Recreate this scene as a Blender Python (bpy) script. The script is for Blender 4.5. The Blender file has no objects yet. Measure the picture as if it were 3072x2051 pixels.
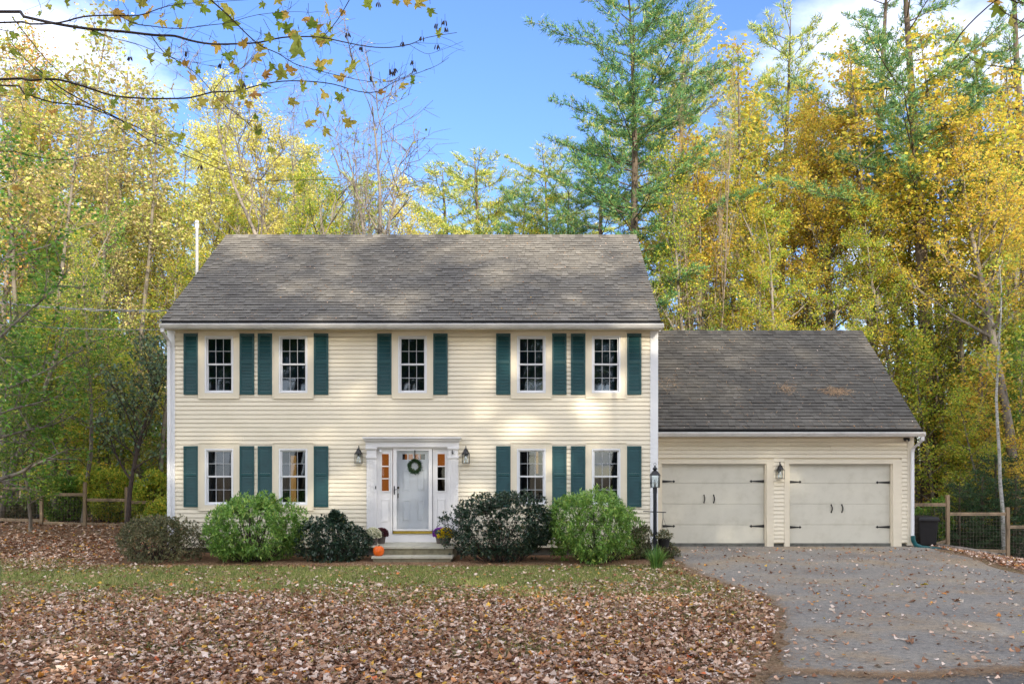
import bpy, math, random
import numpy as np
from math import radians as R, sin, cos, pi

# ------------------------------------------------------------------ camera, sky, sun, exposure
S = bpy.context.scene
F, CX, CY, ZC = 2532.0, 1574.0, 1420.0, 1.96        # focal length and principal point in photograph pixels, eye height
cam = bpy.data.objects.new('camera', bpy.data.cameras.new('camera'))
S.collection.objects.link(cam); S.camera = cam
cam.location = (0, 0, ZC); cam.rotation_euler = (R(90), 0, 0)
cam.data.sensor_width = 36; cam.data.lens = 36 * F / 3072
cam.data.shift_x = (1536 - CX) / 3072; cam.data.shift_y = (CY - 1025.5) / 3072
cam.data.clip_end = 3000; cam.data.clip_start = 0.1

SUN_EL, SUN_AZ = 19.0, 157.0                          # azimuth clockwise from +Y: behind the viewer, to the right
sd = (sin(R(SUN_AZ)) * cos(R(SUN_EL)), cos(R(SUN_AZ)) * cos(R(SUN_EL)), sin(R(SUN_EL)))
W = bpy.data.worlds.new('World'); S.world = W; W.use_nodes = True
wn = W.node_tree; wn.nodes.clear()
def wnode(t, **k):
    n = wn.nodes.new(t)
    for a, b in k.items(): setattr(n, a, b)
    return n
wo = wnode('ShaderNodeOutputWorld'); wb = wnode('ShaderNodeBackground'); wb.inputs[1].default_value = 0.15
sky = wnode('ShaderNodeTexSky', sky_type='NISHITA', sun_disc=False, sun_elevation=R(SUN_EL), sun_rotation=R(SUN_AZ))
sky.air_density = 1.0; sky.dust_density = 1.2; sky.ozone_density = 1.2
tc = wnode('ShaderNodeTexCoord'); sx = wnode('ShaderNodeSeparateXYZ'); wn.links.new(tc.outputs['Generated'], sx.inputs[0])
zz = wnode('ShaderNodeMath', operation='ADD'); zz.inputs[1].default_value = 0.18; wn.links.new(sx.outputs[2], zz.inputs[0])
zm = wnode('ShaderNodeMath', operation='MAXIMUM'); zm.inputs[1].default_value = 0.05; wn.links.new(zz.outputs[0], zm.inputs[0])
dv = wnode('ShaderNodeVectorMath', operation='DIVIDE')
cmb = wnode('ShaderNodeCombineXYZ')
for i in range(3): wn.links.new(zm.outputs[0], cmb.inputs[i])
wn.links.new(tc.outputs['Generated'], dv.inputs[0]); wn.links.new(cmb.outputs[0], dv.inputs[1])
mp = wnode('ShaderNodeMapping'); mp.inputs['Location'].default_value = (0.62, 1.3, 0); mp.inputs['Scale'].default_value = (1.0, 1.0, 1.0)
wn.links.new(dv.outputs[0], mp.inputs[0])
nz = wnode('ShaderNodeTexNoise'); nz.inputs['Scale'].default_value = 1.35; nz.inputs['Detail'].default_value = 8; nz.inputs['Roughness'].default_value = .55
wn.links.new(mp.outputs[0], nz.inputs[0])
# the clouds lie to either side of a clear lane ahead
ax = wnode('ShaderNodeMath', operation='ADD'); ax.inputs[1].default_value = 0.05; wn.links.new(sx.outputs[0], ax.inputs[0])
ab = wnode('ShaderNodeMath', operation='ABSOLUTE'); wn.links.new(ax.outputs[0], ab.inputs[0])
mr = wnode('ShaderNodeMapRange'); mr.inputs[1].default_value = 0.10; mr.inputs[2].default_value = 0.42; mr.inputs[3].default_value = -0.22; mr.inputs[4].default_value = 0.01
wn.links.new(ab.outputs[0], mr.inputs[0])
bh = wnode('ShaderNodeMapRange'); bh.inputs[1].default_value = 0.35; bh.inputs[2].default_value = -0.15; bh.inputs[3].default_value = 0.0; bh.inputs[4].default_value = 0.30  # unseen cloud behind and overhead, added as white fill light
wn.links.new(sx.outputs[1], bh.inputs[0])
ad0 = wnode('ShaderNodeMath', operation='ADD'); wn.links.new(nz.outputs[0], ad0.inputs[0]); wn.links.new(bh.outputs[0], ad0.inputs[1])
ad = wnode('ShaderNodeMath', operation='ADD'); wn.links.new(ad0.outputs[0], ad.inputs[0]); wn.links.new(mr.outputs[0], ad.inputs[1])
cr = wnode('ShaderNodeValToRGB'); cr.color_ramp.elements[0].position = .50; cr.color_ramp.elements[1].position = .74
wn.links.new(ad.outputs[0], cr.inputs[0])
mx = wnode('ShaderNodeMixRGB'); mx.inputs[2].default_value = (8.0, 8.0, 8.2, 1)
gain = wnode('ShaderNodeMixRGB', blend_type='MULTIPLY'); gain.inputs[0].default_value = 1; gain.inputs[2].default_value = (.55, .71, 1.08, 1)
wn.links.new(sky.outputs[0], gain.inputs[1])
wn.links.new(cr.outputs[0], mx.inputs[0]); wn.links.new(gain.outputs[0], mx.inputs[1]); wn.links.new(mx.outputs[0], wb.inputs[0]); wn.links.new(wb.outputs[0], wo.inputs[0])

sl = bpy.data.lights.new('sun', 'SUN'); sl.energy = 4.0; sl.angle = R(0.6); sl.color = (1, .90, .72)
so = bpy.data.objects.new('sun', sl); S.collection.objects.link(so)
from mathutils import Vector
so.rotation_euler = Vector(sd).to_track_quat('Z', 'Y').to_euler(); so.location = (10, -30, 30)
S.view_settings.view_transform = 'Standard'; S.view_settings.look = 'None'; S.view_settings.gamma = 1
S.view_settings.exposure = 1.12

# ------------------------------------------------------------------ helpers
def px(x, Y): return (x - CX) / F * Y
def pz(y, Y): return ZC - (y - CY) / F * Y
def sm(a, b, t): t = min(1, max(0, (t - a) / (b - a))); return t * t * (3 - 2 * t)
def ground_z(x, y):
    z = 0.0
    z += .48 * sm(17, 25, y) * sm(-6, -9.5, x)
    z += .107 * sm(14.5, 20.6, y) * sm(1.2, 4.2, x)
    z -= .16 * max(0, min(x, 16) - 10.3) * sm(13, 20, y)
    return z
COL = S.collection
def wloc(o):
    v = Vector((0, 0, 0))
    while o is not None: v += o.location; o = o.parent
    return v
def tag(o, label=None, cat=None, group=None, kind=None):
    if label: o['label'] = label
    if cat: o['category'] = cat
    if group: o['group'] = group
    if kind: o['kind'] = kind
    return o
def thing(name, loc, label, cat, group=None):
    o = bpy.data.objects.new(name, None); o.empty_display_size = .1; o.location = loc; COL.objects.link(o)
    return tag(o, label, cat, group)
def link(name, me, parent=None, loc=None):
    "link mesh data as an object; loc is a world position"
    o = bpy.data.objects.new(name, me); COL.objects.link(o)
    if parent is not None:
        o.parent = parent; o.location = (Vector(loc) - wloc(parent)) if loc is not None else (0, 0, 0)
    elif loc is not None: o.location = loc
    return o
def copy_tree(o, parent=None):
    c = o.copy(); COL.objects.link(c)
    if parent is not None: c.parent = parent
    for ch in list(o.children): copy_tree(ch, c)
    return c

class MB:
    def __init__(s): s.v = []; s.f = []
    def add(s, vs, fs):
        n = len(s.v); s.v += [tuple(p) for p in vs]; s.f += [tuple(i + n for i in f) for f in fs]; return s
    def box(s, x0, x1, y0, y1, z0, z1):
        return s.add([(x0,y0,z0),(x1,y0,z0),(x1,y1,z0),(x0,y1,z0),(x0,y0,z1),(x1,y0,z1),(x1,y1,z1),(x0,y1,z1)],
                     [(0,3,2,1),(4,5,6,7),(0,1,5,4),(1,2,6,5),(2,3,7,6),(3,0,4,7)])
    def hexa(s, p): return s.add(p, [(0,3,2,1),(4,5,6,7),(0,1,5,4),(1,2,6,5),(2,3,7,6),(3,0,4,7)])
    def ring(s, x0, x1, z0, z1, w, y0, y1, wb=None, wt=None):
        "rectangular frame facing -Y"
        wb = w if wb is None else wb; wt = w if wt is None else wt
        s.box(x0, x0 + w, y0, y1, z0, z1); s.box(x1 - w, x1, y0, y1, z0, z1)
        s.box(x0 + w, x1 - w, y0, y1, z0, z0 + wb); s.box(x0 + w, x1 - w, y0, y1, z1 - wt, z1); return s
    def tube(s, pts, rad, n=8, cap=True):
        pts = [Vector(p) for p in pts]; k = len(pts)
        if not hasattr(rad, '__len__'): rad = [rad] * k
        b = len(s.v); prev = None
        for i, p in enumerate(pts):
            t = (pts[min(i + 1, k - 1)] - pts[max(i - 1, 0)]).normalized()
            if prev is None:
                a = t.cross(Vector((0, 0, 1)) if abs(t.z) < .9 else Vector((1, 0, 0))).normalized()
            else: a = (prev - t * prev.dot(t)).normalized()
            prev = a; c = t.cross(a)
            for j in range(n):
                q = 2 * pi * j / n; s.v.append(tuple(p + (a * cos(q) + c * sin(q)) * rad[i]))
        for i in range(k - 1):
            for j in range(n):
                s.f.append((b + i*n + j, b + i*n + (j+1) % n, b + (i+1)*n + (j+1) % n, b + (i+1)*n + j))
        if cap:
            s.f.append(tuple(b + j for j in reversed(range(n)))); s.f.append(tuple(b + (k-1)*n + j for j in range(n)))
        return s
    def lathe(s, prof, n=16, c=(0,0,0), rot=0, fn=None):
        b = len(s.v); k = len(prof)
        for r, z in prof:
            for j in range(n):
                q = 2*pi*j/n + rot; rr = r * (fn(q, z) if fn else 1)
                s.v.append((c[0] + rr*cos(q), c[1] + rr*sin(q), c[2] + z))
        for i in range(k - 1):
            for j in range(n): s.f.append((b+i*n+j, b+i*n+(j+1) % n, b+(i+1)*n+(j+1) % n, b+(i+1)*n+j))
        s.f.append(tuple(b+j for j in reversed(range(n)))); s.f.append(tuple(b+(k-1)*n+j for j in range(n)))
        return s
    def mesh(s, name, mat, off=(0,0,0), smooth=False):
        me = bpy.data.meshes.new(name)
        me.from_pydata([(a-off[0], b-off[1], c-off[2]) for a, b, c in s.v], [], s.f); me.update()
        if mat: me.materials.append(mat)
        if smooth: me.polygons.foreach_set('use_smooth', [True]*len(me.polygons))
        return me
    def build(s, name, mat, parent=None, smooth=False, bevel=0, kind=None):
        off = wloc(parent) if parent is not None else (0, 0, 0)
        o = link(name, s.mesh(name, mat, off, smooth), parent)
        if bevel:
            m = o.modifiers.new('bevel', 'BEVEL'); m.width = bevel; m.segments = 2; m.limit_method = 'ANGLE'
        if kind: o['kind'] = kind
        return o

def np_mesh(name, V, Q=None, T=None, mat=None, smooth=False):
    "quick mesh from arrays: V n x 3, quads m x 4, triangles k x 3"
    me = bpy.data.meshes.new(name)
    Q = np.zeros((0, 4), int) if Q is None else np.asarray(Q); T = np.zeros((0, 3), int) if T is None else np.asarray(T)
    me.vertices.add(len(V)); me.vertices.foreach_set('co', np.asarray(V, dtype=np.float32).ravel())
    nl = Q.size + T.size; me.loops.add(nl)
    me.loops.foreach_set('vertex_index', np.concatenate([Q.ravel(), T.ravel()]).astype(np.int32))
    npoly = len(Q) + len(T); me.polygons.add(npoly)
    st = np.concatenate([np.arange(len(Q)) * 4, len(Q) * 4 + np.arange(len(T)) * 3]).astype(np.int32)
    me.polygons.foreach_set('loop_start', st)
    if smooth: me.polygons.foreach_set('use_smooth', np.ones(npoly, dtype=bool))
    me.update(calc_edges=True)
    if mat: me.materials.append(mat)
    return me

# ------------------------------------------------------------------ materials
def newmat(name):
    m = bpy.data.materials.new(name); m.use_nodes = True; nt = m.node_tree; nt.nodes.clear()
    o = nt.nodes.new('ShaderNodeOutputMaterial'); return m, nt, o
def nd(nt, t, ins=None, **k):
    n = nt.nodes.new(t)
    for a, b in k.items(): setattr(n, a, b)
    for a, b in (ins or {}).items(): n.inputs[a].default_value = b
    return n
def ramp(nt, stops, interp='LINEAR'):
    n = nt.nodes.new('ShaderNodeValToRGB'); e = n.color_ramp.elements; n.color_ramp.interpolation = interp
    while len(e) > 1: e.remove(e[0])
    e[0].position = stops[0][0]; e[0].color = (*stops[0][1], 1)
    for p, c in stops[1:]:
        q = e.new(p); q.color = (*c, 1)
    return n
def simple(name, col, rough=.6, var=.12, scale=6.0, bump=0.0, bscale=60, metal=0, spec=.4, dirt=None, stretch=(1,1,1)):
    m, nt, o = newmat(name); L = nt.links.new
    b = nd(nt, 'ShaderNodeBsdfPrincipled', {'Roughness': rough, 'Metallic': metal, 'Specular IOR Level': spec})
    t = nd(nt, 'ShaderNodeTexCoord'); mpn = nd(nt, 'ShaderNodeMapping', {'Scale': stretch}); L(t.outputs['Object'], mpn.inputs[0])
    n = nd(nt, 'ShaderNodeTexNoise', {'Scale': scale, 'Detail': 6, 'Roughness': .6}); L(mpn.outputs[0], n.inputs[0])
    c2 = dirt or tuple(c * (1 - 2*var) for c in col); c1 = tuple(min(1, c * (1 + var)) for c in col)
    r = ramp(nt, [(.3, c2), (.5, col), (.75, c1)]); L(n.outputs[0], r.inputs[0]); L(r.outputs[0], b.inputs['Base Color'])
    if bump:
        n2 = nd(nt, 'ShaderNodeTexNoise', {'Scale': bscale, 'Detail': 4}); L(mpn.outputs[0], n2.inputs[0])
        bp = nd(nt, 'ShaderNodeBump', {'Strength': bump, 'Distance': .01}); L(n2.outputs[0], bp.inputs['Height']); L(bp.outputs[0], b.inputs['Normal'])
    L(b.outputs[0], o.inputs[0]); return m
def leafmat(name, stops, transl=.4, rough=.5, spread=.022, gloss=.3, val=.25):
    "colour picked per leaf; each tree shifts a little"
    m, nt, o = newmat(name); L = nt.links.new
    g = nd(nt, 'ShaderNodeNewGeometry'); oi = nd(nt, 'ShaderNodeObjectInfo')
    r = ramp(nt, stops); L(g.outputs['Random Per Island'], r.inputs[0])
    h = nd(nt, 'ShaderNodeHueSaturation'); L(r.outputs[0], h.inputs['Color'])
    mr = nd(nt, 'ShaderNodeMapRange', {3: .5 - spread/2, 4: .5 + spread/2}); L(oi.outputs['Random'], mr.inputs[0]); L(mr.outputs[0], h.inputs['Hue'])
    w = nd(nt, 'ShaderNodeTexWhiteNoise', noise_dimensions='1D'); L(g.outputs['Random Per Island'], w.inputs['W'])
    mv = nd(nt, 'ShaderNodeMapRange', {3: 1 - val, 4: 1 + val}); L(w.outputs['Value'], mv.inputs[0]); L(mv.outputs[0], h.inputs['Value'])
    b = nd(nt, 'ShaderNodeBsdfPrincipled', {'Roughness': rough, 'Specular IOR Level': gloss}); L(h.outputs[0], b.inputs['Base Color'])
    tr = nd(nt, 'ShaderNodeBsdfTranslucent'); L(h.outputs[0], tr.inputs[0])
    mxs = nd(nt, 'ShaderNodeMixShader', {0: transl}); L(b.outputs[0], mxs.inputs[1]); L(tr.outputs[0], mxs.inputs[2])
    L(mxs.outputs[0], o.inputs[0]); return m

M = {}
M['siding'] = simple('cream_siding', (.77, .70, .56), .45, .03, 1.2, .05, 90, dirt=(.73, .66, .52))
M['trim'] = simple('cream_trim', (.73, .66, .525), .5, .03, 2.0)
M['white'] = simple('white_vinyl', (.74, .75, .78), .35, .02, 3.0)
M['doorwhite'] = simple('white_door_paint', (.74, .73, .735), .35, .03, 3.0)
M['gdoor'] = simple('almond_garage_door', (.60, .575, .49), .42, .05, 2.6, .05, 90, dirt=(.53, .505, .42))
M['shutter'] = simple('teal_shutter', (.016, .070, .078), .4, .1, 4)
M['black'] = simple('black_iron', (.012, .012, .014), .35, .2, 20)
M['navy'] = simple('dark_post_paint', (.010, .014, .024), .35, .2, 10)
M['gutter'] = simple('white_gutter', (.66, .65, .64), .35, .08, 3.0)
M['dark'] = simple('dark_gap', (.01, .01, .01), .9)
M['concrete'] = simple('foundation_concrete', (.13, .13, .115), .9, .25, 5, .4, 60)
M['stone'] = simple('step_stone', (.42, .40, .33), .85, .12, 5, .3, 70)
M['riser'] = simple('step_riser_stone', (.20, .18, .12), .9, .2, 7, .5, 50)
M['brass'] = simple('brass', (.45, .33, .06), .3, .1, 10, metal=.8)
M['interior'] = simple('interior_paint', (.045, .042, .04), .8)
M['oak'] = simple('interior_oak', (.30, .13, .035), .5, .2, 4)
M['curtain'] = simple('curtain_cloth', (.17, .18, .18), .9, .1, 6)
M['bark'] = simple('grey_bark', (.19, .165, .14), .95, .4, 7, .9, 25, stretch=(1, 1, .25))
M['pinebark'] = simple('pine_bark', (.105, .08, .06), .95, .45, 6, 1.0, 20, stretch=(1, 1, .2))
M['greybark'] = simple('pale_grey_bark', (.15, .13, .105), .9, .35, 7, .6, 25, stretch=(1, 1, .3))
M['birch'] = simple('pale_birch_bark', (.30, .30, .28), .8, .3, 9, .3, 20, dirt=(.06, .06, .05), stretch=(1, 1, 2.5))
M['darkbark'] = simple('dark_maple_bark', (.055, .04, .035), .9, .3, 15, .5, 60)
M['twig'] = simple('pale_twigs', (.22, .17, .13), .9, .3, 7)
M['post'] = simple('weathered_cedar', (.27, .20, .13), .9, .25, 5, .5, 40, stretch=(1, 1, .3))
M['wire'] = simple('galvanised_wire', (.17, .15, .12), .5, .1, 5, metal=.3)
M['cable'] = simple('cable', (.30, .31, .33), .5)
M['bin'] = simple('black_plastic', (.006, .006, .008), .6, .2, 5)
M['hose'] = simple('green_corrugated_plastic', (.012, .10, .11), .4, .15, 6)
M['pumpkin'] = simple('pumpkin_skin', (.75, .13, .010), .4, .15, 8, .2, 20)
M['stem'] = simple('dry_stem', (.16, .13, .06), .8)
M['pot'] = simple('dark_plastic_pot', (.03, .022, .018), .5)
M['potgrey'] = simple('taupe_pot', (.12, .10, .09), .6)
M['soil'] = simple('soil', (.035, .022, .015), .95)
def glassmat(name, tint=(.85, .9, .9), fr=1.0):
    m, nt, o = newmat(name); L = nt.links.new
    t = nd(nt, 'ShaderNodeBsdfTransparent', {0: (*tint, 1)}); g = nd(nt, 'ShaderNodeBsdfGlossy', {0: (.9, .95, 1, 1), 'Roughness': .02})
    tc_ = nd(nt, 'ShaderNodeTexCoord'); n = nd(nt, 'ShaderNodeTexNoise', {'Scale': 1.6, 'Detail': 1}); L(tc_.outputs['Object'], n.inputs[0])
    bp = nd(nt, 'ShaderNodeBump', {'Strength': .12, 'Distance': .02}); L(n.outputs[0], bp.inputs['Height']); L(bp.outputs[0], g.inputs['Normal'])
    f = nd(nt, 'ShaderNodeFresnel', {0: 1.5}); mm = nd(nt, 'ShaderNodeMath', {1: fr}, operation='MULTIPLY'); L(f.outputs[0], mm.inputs[0])
    mxs = nd(nt, 'ShaderNodeMixShader'); L(mm.outputs[0], mxs.inputs[0]); L(t.outputs[0], mxs.inputs[1]); L(g.outputs[0], mxs.inputs[2]); L(mxs.outputs[0], o.inputs[0])
    return m
M['muntin'] = simple('grey_white_grille', (.40, .42, .45), .4, .02); M['pane_reflection'] = simple('slate_pane_reflection', (.055, .085, .11), .9)
M['glass'] = glassmat('window_glass', (.50, .58, .64), 1.5); M['clear'] = glassmat('clear_glass', (.9, .93, .93), .6)
M['storm'] = glassmat('storm_glass', (.96, .98, 1), .6)
def emis(name, c, s):
    m, nt, o = newmat(name); e = nd(nt, 'ShaderNodeEmission', {0: (*c, 1), 1: s}); nt.links.new(e.outputs[0], o.inputs[0]); return m
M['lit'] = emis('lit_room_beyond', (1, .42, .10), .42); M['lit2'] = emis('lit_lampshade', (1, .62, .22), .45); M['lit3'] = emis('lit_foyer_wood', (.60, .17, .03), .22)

# shingle: tone is an attribute so single and joined shingles look alike
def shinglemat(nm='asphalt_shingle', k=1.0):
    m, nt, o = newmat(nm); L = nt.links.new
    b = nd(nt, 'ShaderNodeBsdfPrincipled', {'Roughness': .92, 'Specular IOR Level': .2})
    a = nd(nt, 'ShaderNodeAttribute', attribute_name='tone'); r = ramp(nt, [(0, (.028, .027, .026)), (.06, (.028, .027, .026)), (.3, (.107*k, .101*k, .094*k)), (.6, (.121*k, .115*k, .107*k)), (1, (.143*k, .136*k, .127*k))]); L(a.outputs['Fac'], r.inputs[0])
    g = nd(nt, 'ShaderNodeNewGeometry'); n = nd(nt, 'ShaderNodeTexNoise', {'Scale': 45, 'Detail': 5, 'Roughness': .8}); L(g.outputs['Position'], n.inputs[0])
    n3 = nd(nt, 'ShaderNodeTexNoise', {'Scale': .8, 'Detail': 3}); L(g.outputs['Position'], n3.inputs[0])
    r2 = ramp(nt, [(.3, (.62, .62, .62)), (.7, (1.38, 1.36, 1.32))]); L(n.outputs[0], r2.inputs[0])
    r3 = ramp(nt, [(.35, (.86, .86, .86)), (.65, (1.12, 1.10, 1.06))]); L(n3.outputs[0], r3.inputs[0])
    x = nd(nt, 'ShaderNodeMixRGB', {0: 1}, blend_type='MULTIPLY'); L(r.outputs[0], x.inputs[1]); L(r2.outputs[0], x.inputs[2])
    y = nd(nt, 'ShaderNodeMixRGB', {0: 1}, blend_type='MULTIPLY'); L(x.outputs[0], y.inputs[1]); L(r3.outputs[0], y.inputs[2])
    L(y.outputs[0], b.inputs['Base Color'])
    bp = nd(nt, 'ShaderNodeBump', {'Strength': .5, 'Distance': .006}); L(n.outputs[0], bp.inputs['Height']); L(bp.outputs[0], b.inputs['Normal'])
    L(b.outputs[0], o.inputs[0]); return m
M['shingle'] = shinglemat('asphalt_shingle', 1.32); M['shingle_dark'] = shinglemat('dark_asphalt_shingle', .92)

# ground sheets
def groundmat():
    m, nt, o = newmat('lawn_and_forest_floor'); L = nt.links.new
    b = nd(nt, 'ShaderNodeBsdfPrincipled', {'Roughness': .95, 'Specular IOR Level': .1})
    g = nd(nt, 'ShaderNodeNewGeometry'); P = g.outputs['Position']
    n1 = nd(nt, 'ShaderNodeTexNoise', {'Scale': 1.1, 'Detail': 6, 'Roughness': .65}); n2 = nd(nt, 'ShaderNodeTexNoise', {'Scale': 26, 'Detail': 6, 'Roughness': .75}); n3 = nd(nt, 'ShaderNodeTexNoise', {'Scale': .35, 'Detail': 2})
    for n in (n1, n2, n3): L(P, n.inputs[0])
    gr = ramp(nt, [(.30, (.075, .10, .03)), (.52, (.14, .16, .055)), (.72, (.28, .24, .12))]); L(n2.outputs[0], gr.inputs[0])
    br = ramp(nt, [(.3, (.10, .055, .03)), (.5, (.25, .15, .095)), (.7, (.42, .29, .21))]); L(n2.outputs[0], br.inputs[0])
    s = nd(nt, 'ShaderNodeSeparateXYZ'); L(P, s.inputs[0])
    def mapr(src, a, b_, c=0, d=1):
        k = nd(nt, 'ShaderNodeMapRange', {1: a, 2: b_, 3: c, 4: d}); L(src, k.inputs[0]); return k.outputs[0]
    def math(op, a, b_=None):
        k = nd(nt, 'ShaderNodeMath', operation=op)
        for i, q in enumerate((a, b_)):
            if q is None: continue
            if hasattr(q, 'type'): L(q, k.inputs[i])
            else: k.inputs[i].default_value = q
        return k.outputs[0]
    far = mapr(s.outputs[1], 18.6, 20.5); near = mapr(s.outputs[1], 14.4, 12.6); right = mapr(s.outputs[0], 2.2, 3.4)
    k = math('MAXIMUM', math('MAXIMUM', far, math('MULTIPLY', near, .75)), math('MULTIPLY', right, .8))
    k = math('ADD', k, mapr(n1.outputs[0], .35, .65, -.25, .25))
    mm = nd(nt, 'ShaderNodeMixRGB'); L(k, mm.inputs[0]); mm.use_clamp = True; L(gr.outputs[0], mm.inputs[1]); L(br.outputs[0], mm.inputs[2])
    L(mm.outputs[0], b.inputs['Base Color'])
    bp = nd(nt, 'ShaderNodeBump', {'Strength': 1, 'Distance': .05}); L(n2.outputs[0], bp.inputs['Height']); L(bp.outputs[0], b.inputs['Normal'])
    L(b.outputs[0], o.inputs[0]); return m
def asphaltmat():
    m, nt, o = newmat('driveway_asphalt'); L = nt.links.new
    b = nd(nt, 'ShaderNodeBsdfPrincipled', {'Roughness': .9, 'Specular IOR Level': .25})
    g = nd(nt, 'ShaderNodeNewGeometry'); P = g.outputs['Position']
    n1 = nd(nt, 'ShaderNodeTexNoise', {'Scale': 70, 'Detail': 6, 'Roughness': .85}); n2 = nd(nt, 'ShaderNodeTexNoise', {'Scale': .7, 'Detail': 5}); n3 = nd(nt, 'ShaderNodeTexVoronoi', {'Scale': 110})
    for n in (n1, n2, n3): L(P, n.inputs[0])
    r = ramp(nt, [(.33, (.115, .104, .090)), (.5, (.245, .224, .195)), (.68, (.45, .41, .355))]); L(n1.outputs[0], r.inputs[0])
    r2 = ramp(nt, [(.35, (.84, .85, .88)), (.52, (1, 1, 1)), (.66, (1.16, 1.02, .84))]); L(n2.outputs[0], r2.inputs[0])
    n4 = nd(nt, 'ShaderNodeTexNoise', {'Scale': 16, 'Detail': 6, 'Roughness': .8}); L(P, n4.inputs[0]); r4 = ramp(nt, [(.34, (.62, .62, .63)), (.5, (1, 1, 1)), (.68, (1.38, 1.33, 1.24))]); L(n4.outputs[0], r4.inputs[0])
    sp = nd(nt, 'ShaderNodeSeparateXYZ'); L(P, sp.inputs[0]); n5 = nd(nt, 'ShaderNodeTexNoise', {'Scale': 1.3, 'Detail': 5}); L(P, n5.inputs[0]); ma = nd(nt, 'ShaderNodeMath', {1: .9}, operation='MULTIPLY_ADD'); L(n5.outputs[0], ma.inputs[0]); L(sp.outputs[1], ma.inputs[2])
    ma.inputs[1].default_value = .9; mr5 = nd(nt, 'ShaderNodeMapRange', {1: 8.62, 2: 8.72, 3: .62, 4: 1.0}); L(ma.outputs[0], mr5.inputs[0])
    x = nd(nt, 'ShaderNodeMixRGB', {0: 1}, blend_type='MULTIPLY'); L(r.outputs[0], x.inputs[1]); L(r2.outputs[0], x.inputs[2])
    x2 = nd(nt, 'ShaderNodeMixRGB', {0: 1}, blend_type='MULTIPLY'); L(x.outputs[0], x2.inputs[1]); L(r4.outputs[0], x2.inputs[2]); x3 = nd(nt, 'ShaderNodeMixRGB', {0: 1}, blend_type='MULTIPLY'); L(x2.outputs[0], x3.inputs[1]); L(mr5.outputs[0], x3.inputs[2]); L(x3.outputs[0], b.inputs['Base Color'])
    bp = nd(nt, 'ShaderNodeBump', {'Strength': .7, 'Distance': .006}); L(n3.outputs[0], bp.inputs['Height']); L(bp.outputs[0], b.inputs['Normal'])
    L(b.outputs[0], o.inputs[0]); return m
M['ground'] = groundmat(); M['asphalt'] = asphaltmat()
M['mulch'] = simple('pine_needle_mulch', (.20, .105, .055), .95, .4, 20, 1, 60)

# foliage
YEL = (.78, .60, .09); GLD = (.78, .52, .09); ORG = (.68, .31, .09); GRN = (.13, .24, .04); YGR = (.42, .48, .08); RED = (.62, .24, .13); PNK = (.72, .46, .32)
M['lf_yellow'] = leafmat('yellow_maple_leaves', [(0, YGR), (.3, (.60, .56, .09)), (.6, YEL), (.88, GLD), (1, (.50, .33, .12))], .6)
M['lf_gold'] = leafmat('golden_orange_maple_leaves', [(0, YGR), (.45, YEL), (.85, GLD), (.98, ORG), (1, (.45, .28, .12))], .5)
M['lf_lime'] = leafmat('yellow_green_leaves', [(0, GRN), (.25, (.30, .42, .06)), (.65, (.54, .60, .10)), (.9, YEL), (1, GLD)], .6)
M['lf_bright'] = leafmat('bright_lemon_leaves', [(0, (.55, .58, .12)), (.4, (.80, .75, .20)), (.8, (.86, .78, .28)), (1, (.6, .5, .2))], .45)
M['lf_green'] = leafmat('green_maple_leaves', [(0, (.08, .18, .03)), (.5, (.15, .30, .05)), (.85, (.28, .42, .07)), (1, (.50, .42, .08))], .45)
M['lf_red'] = leafmat('pink_orange_leaves', [(0, YGR), (.3, YGR), (.42, (.78, .34, .17)), (.62, (.82, .46, .16)), (.85, YEL), (1, RED)], .45)
M['lf_tan'] = leafmat('tan_dry_leaves', [(0, (.46, .34, .18)), (.35, (.62, .50, .22)), (.7, (.55, .56, .16)), (1, YGR)], .4)
M['lf_blue'] = leafmat('blue_green_leaves', [(0, (.05, .11, .06)), (.5, (.12, .20, .12)), (.9, (.22, .32, .16)), (1, (.4, .38, .12))], .35, .35, gloss=.5)
M['needles'] = leafmat('pine_needles', [(0, (.07, .19, .08)), (.5, (.13, .29, .11)), (.8, (.25, .40, .11)), (1, (.55, .46, .12))], .3, .55)
M['needles_y'] = leafmat('sunlit_pine_needles', [(0, (.16, .30, .09)), (.4, (.34, .45, .11)), (.75, (.62, .60, .13)), (1, (.72, .58, .14))], .3, .55)  # warm sunlight on the crowns painted into the needle colour
M['hemlock'] = leafmat('hemlock_needles', [(0, (.02, .05, .025)), (.6, (.045, .10, .04)), (1, (.09, .16, .05))], .25, .5)
M['rhodo'] = leafmat('light_green_shrub_leaves', [(0, (.10, .22, .05)), (.5, (.20, .38, .08)), (.85, (.33, .52, .11)), (1, (.48, .56, .14))], .35, .32, .02, .55)
M['holly'] = leafmat('dark_glossy_leaves', [(0, (.012, .034, .022)), (.6, (.030, .066, .042)), (.93, (.06, .11, .06)), (1, (.2, .17, .05))], .15, .3, .02, .65)
M['azalea'] = leafmat('olive_brown_leaves', [(0, (.08, .10, .045)), (.5, (.15, .165, .08)), (.85, (.23, .21, .11)), (1, (.32, .20, .10))], .25, .45, .02, .4)
M['grassblade'] = leafmat('grass_blades', [(0, (.12, .20, .04)), (.4, (.24, .32, .075)), (.68, (.42, .40, .14)), (1, (.66, .52, .27))], .35, .6, 0, .2)
M['daylily'] = leafmat('long_green_blades', [(0, (.05, .14, .03)), (.6, (.12, .26, .05)), (1, (.28, .36, .08))], .35, .4, 0, .4)
M['litter'] = leafmat('fallen_leaves', [(0, (.16, .07, .035)), (.24, (.30, .145, .075)), (.48, (.44, .27, .17)), (.70, (.60, .43, .33)), (.87, (.78, .65, .56)), (.92, (.52, .20, .045)), (.96, (.66, .42, .06)), (.98, (.55, .12, .05)), (1, (.42, .42, .1))], .12, .6, 0, .3, .3)
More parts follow.
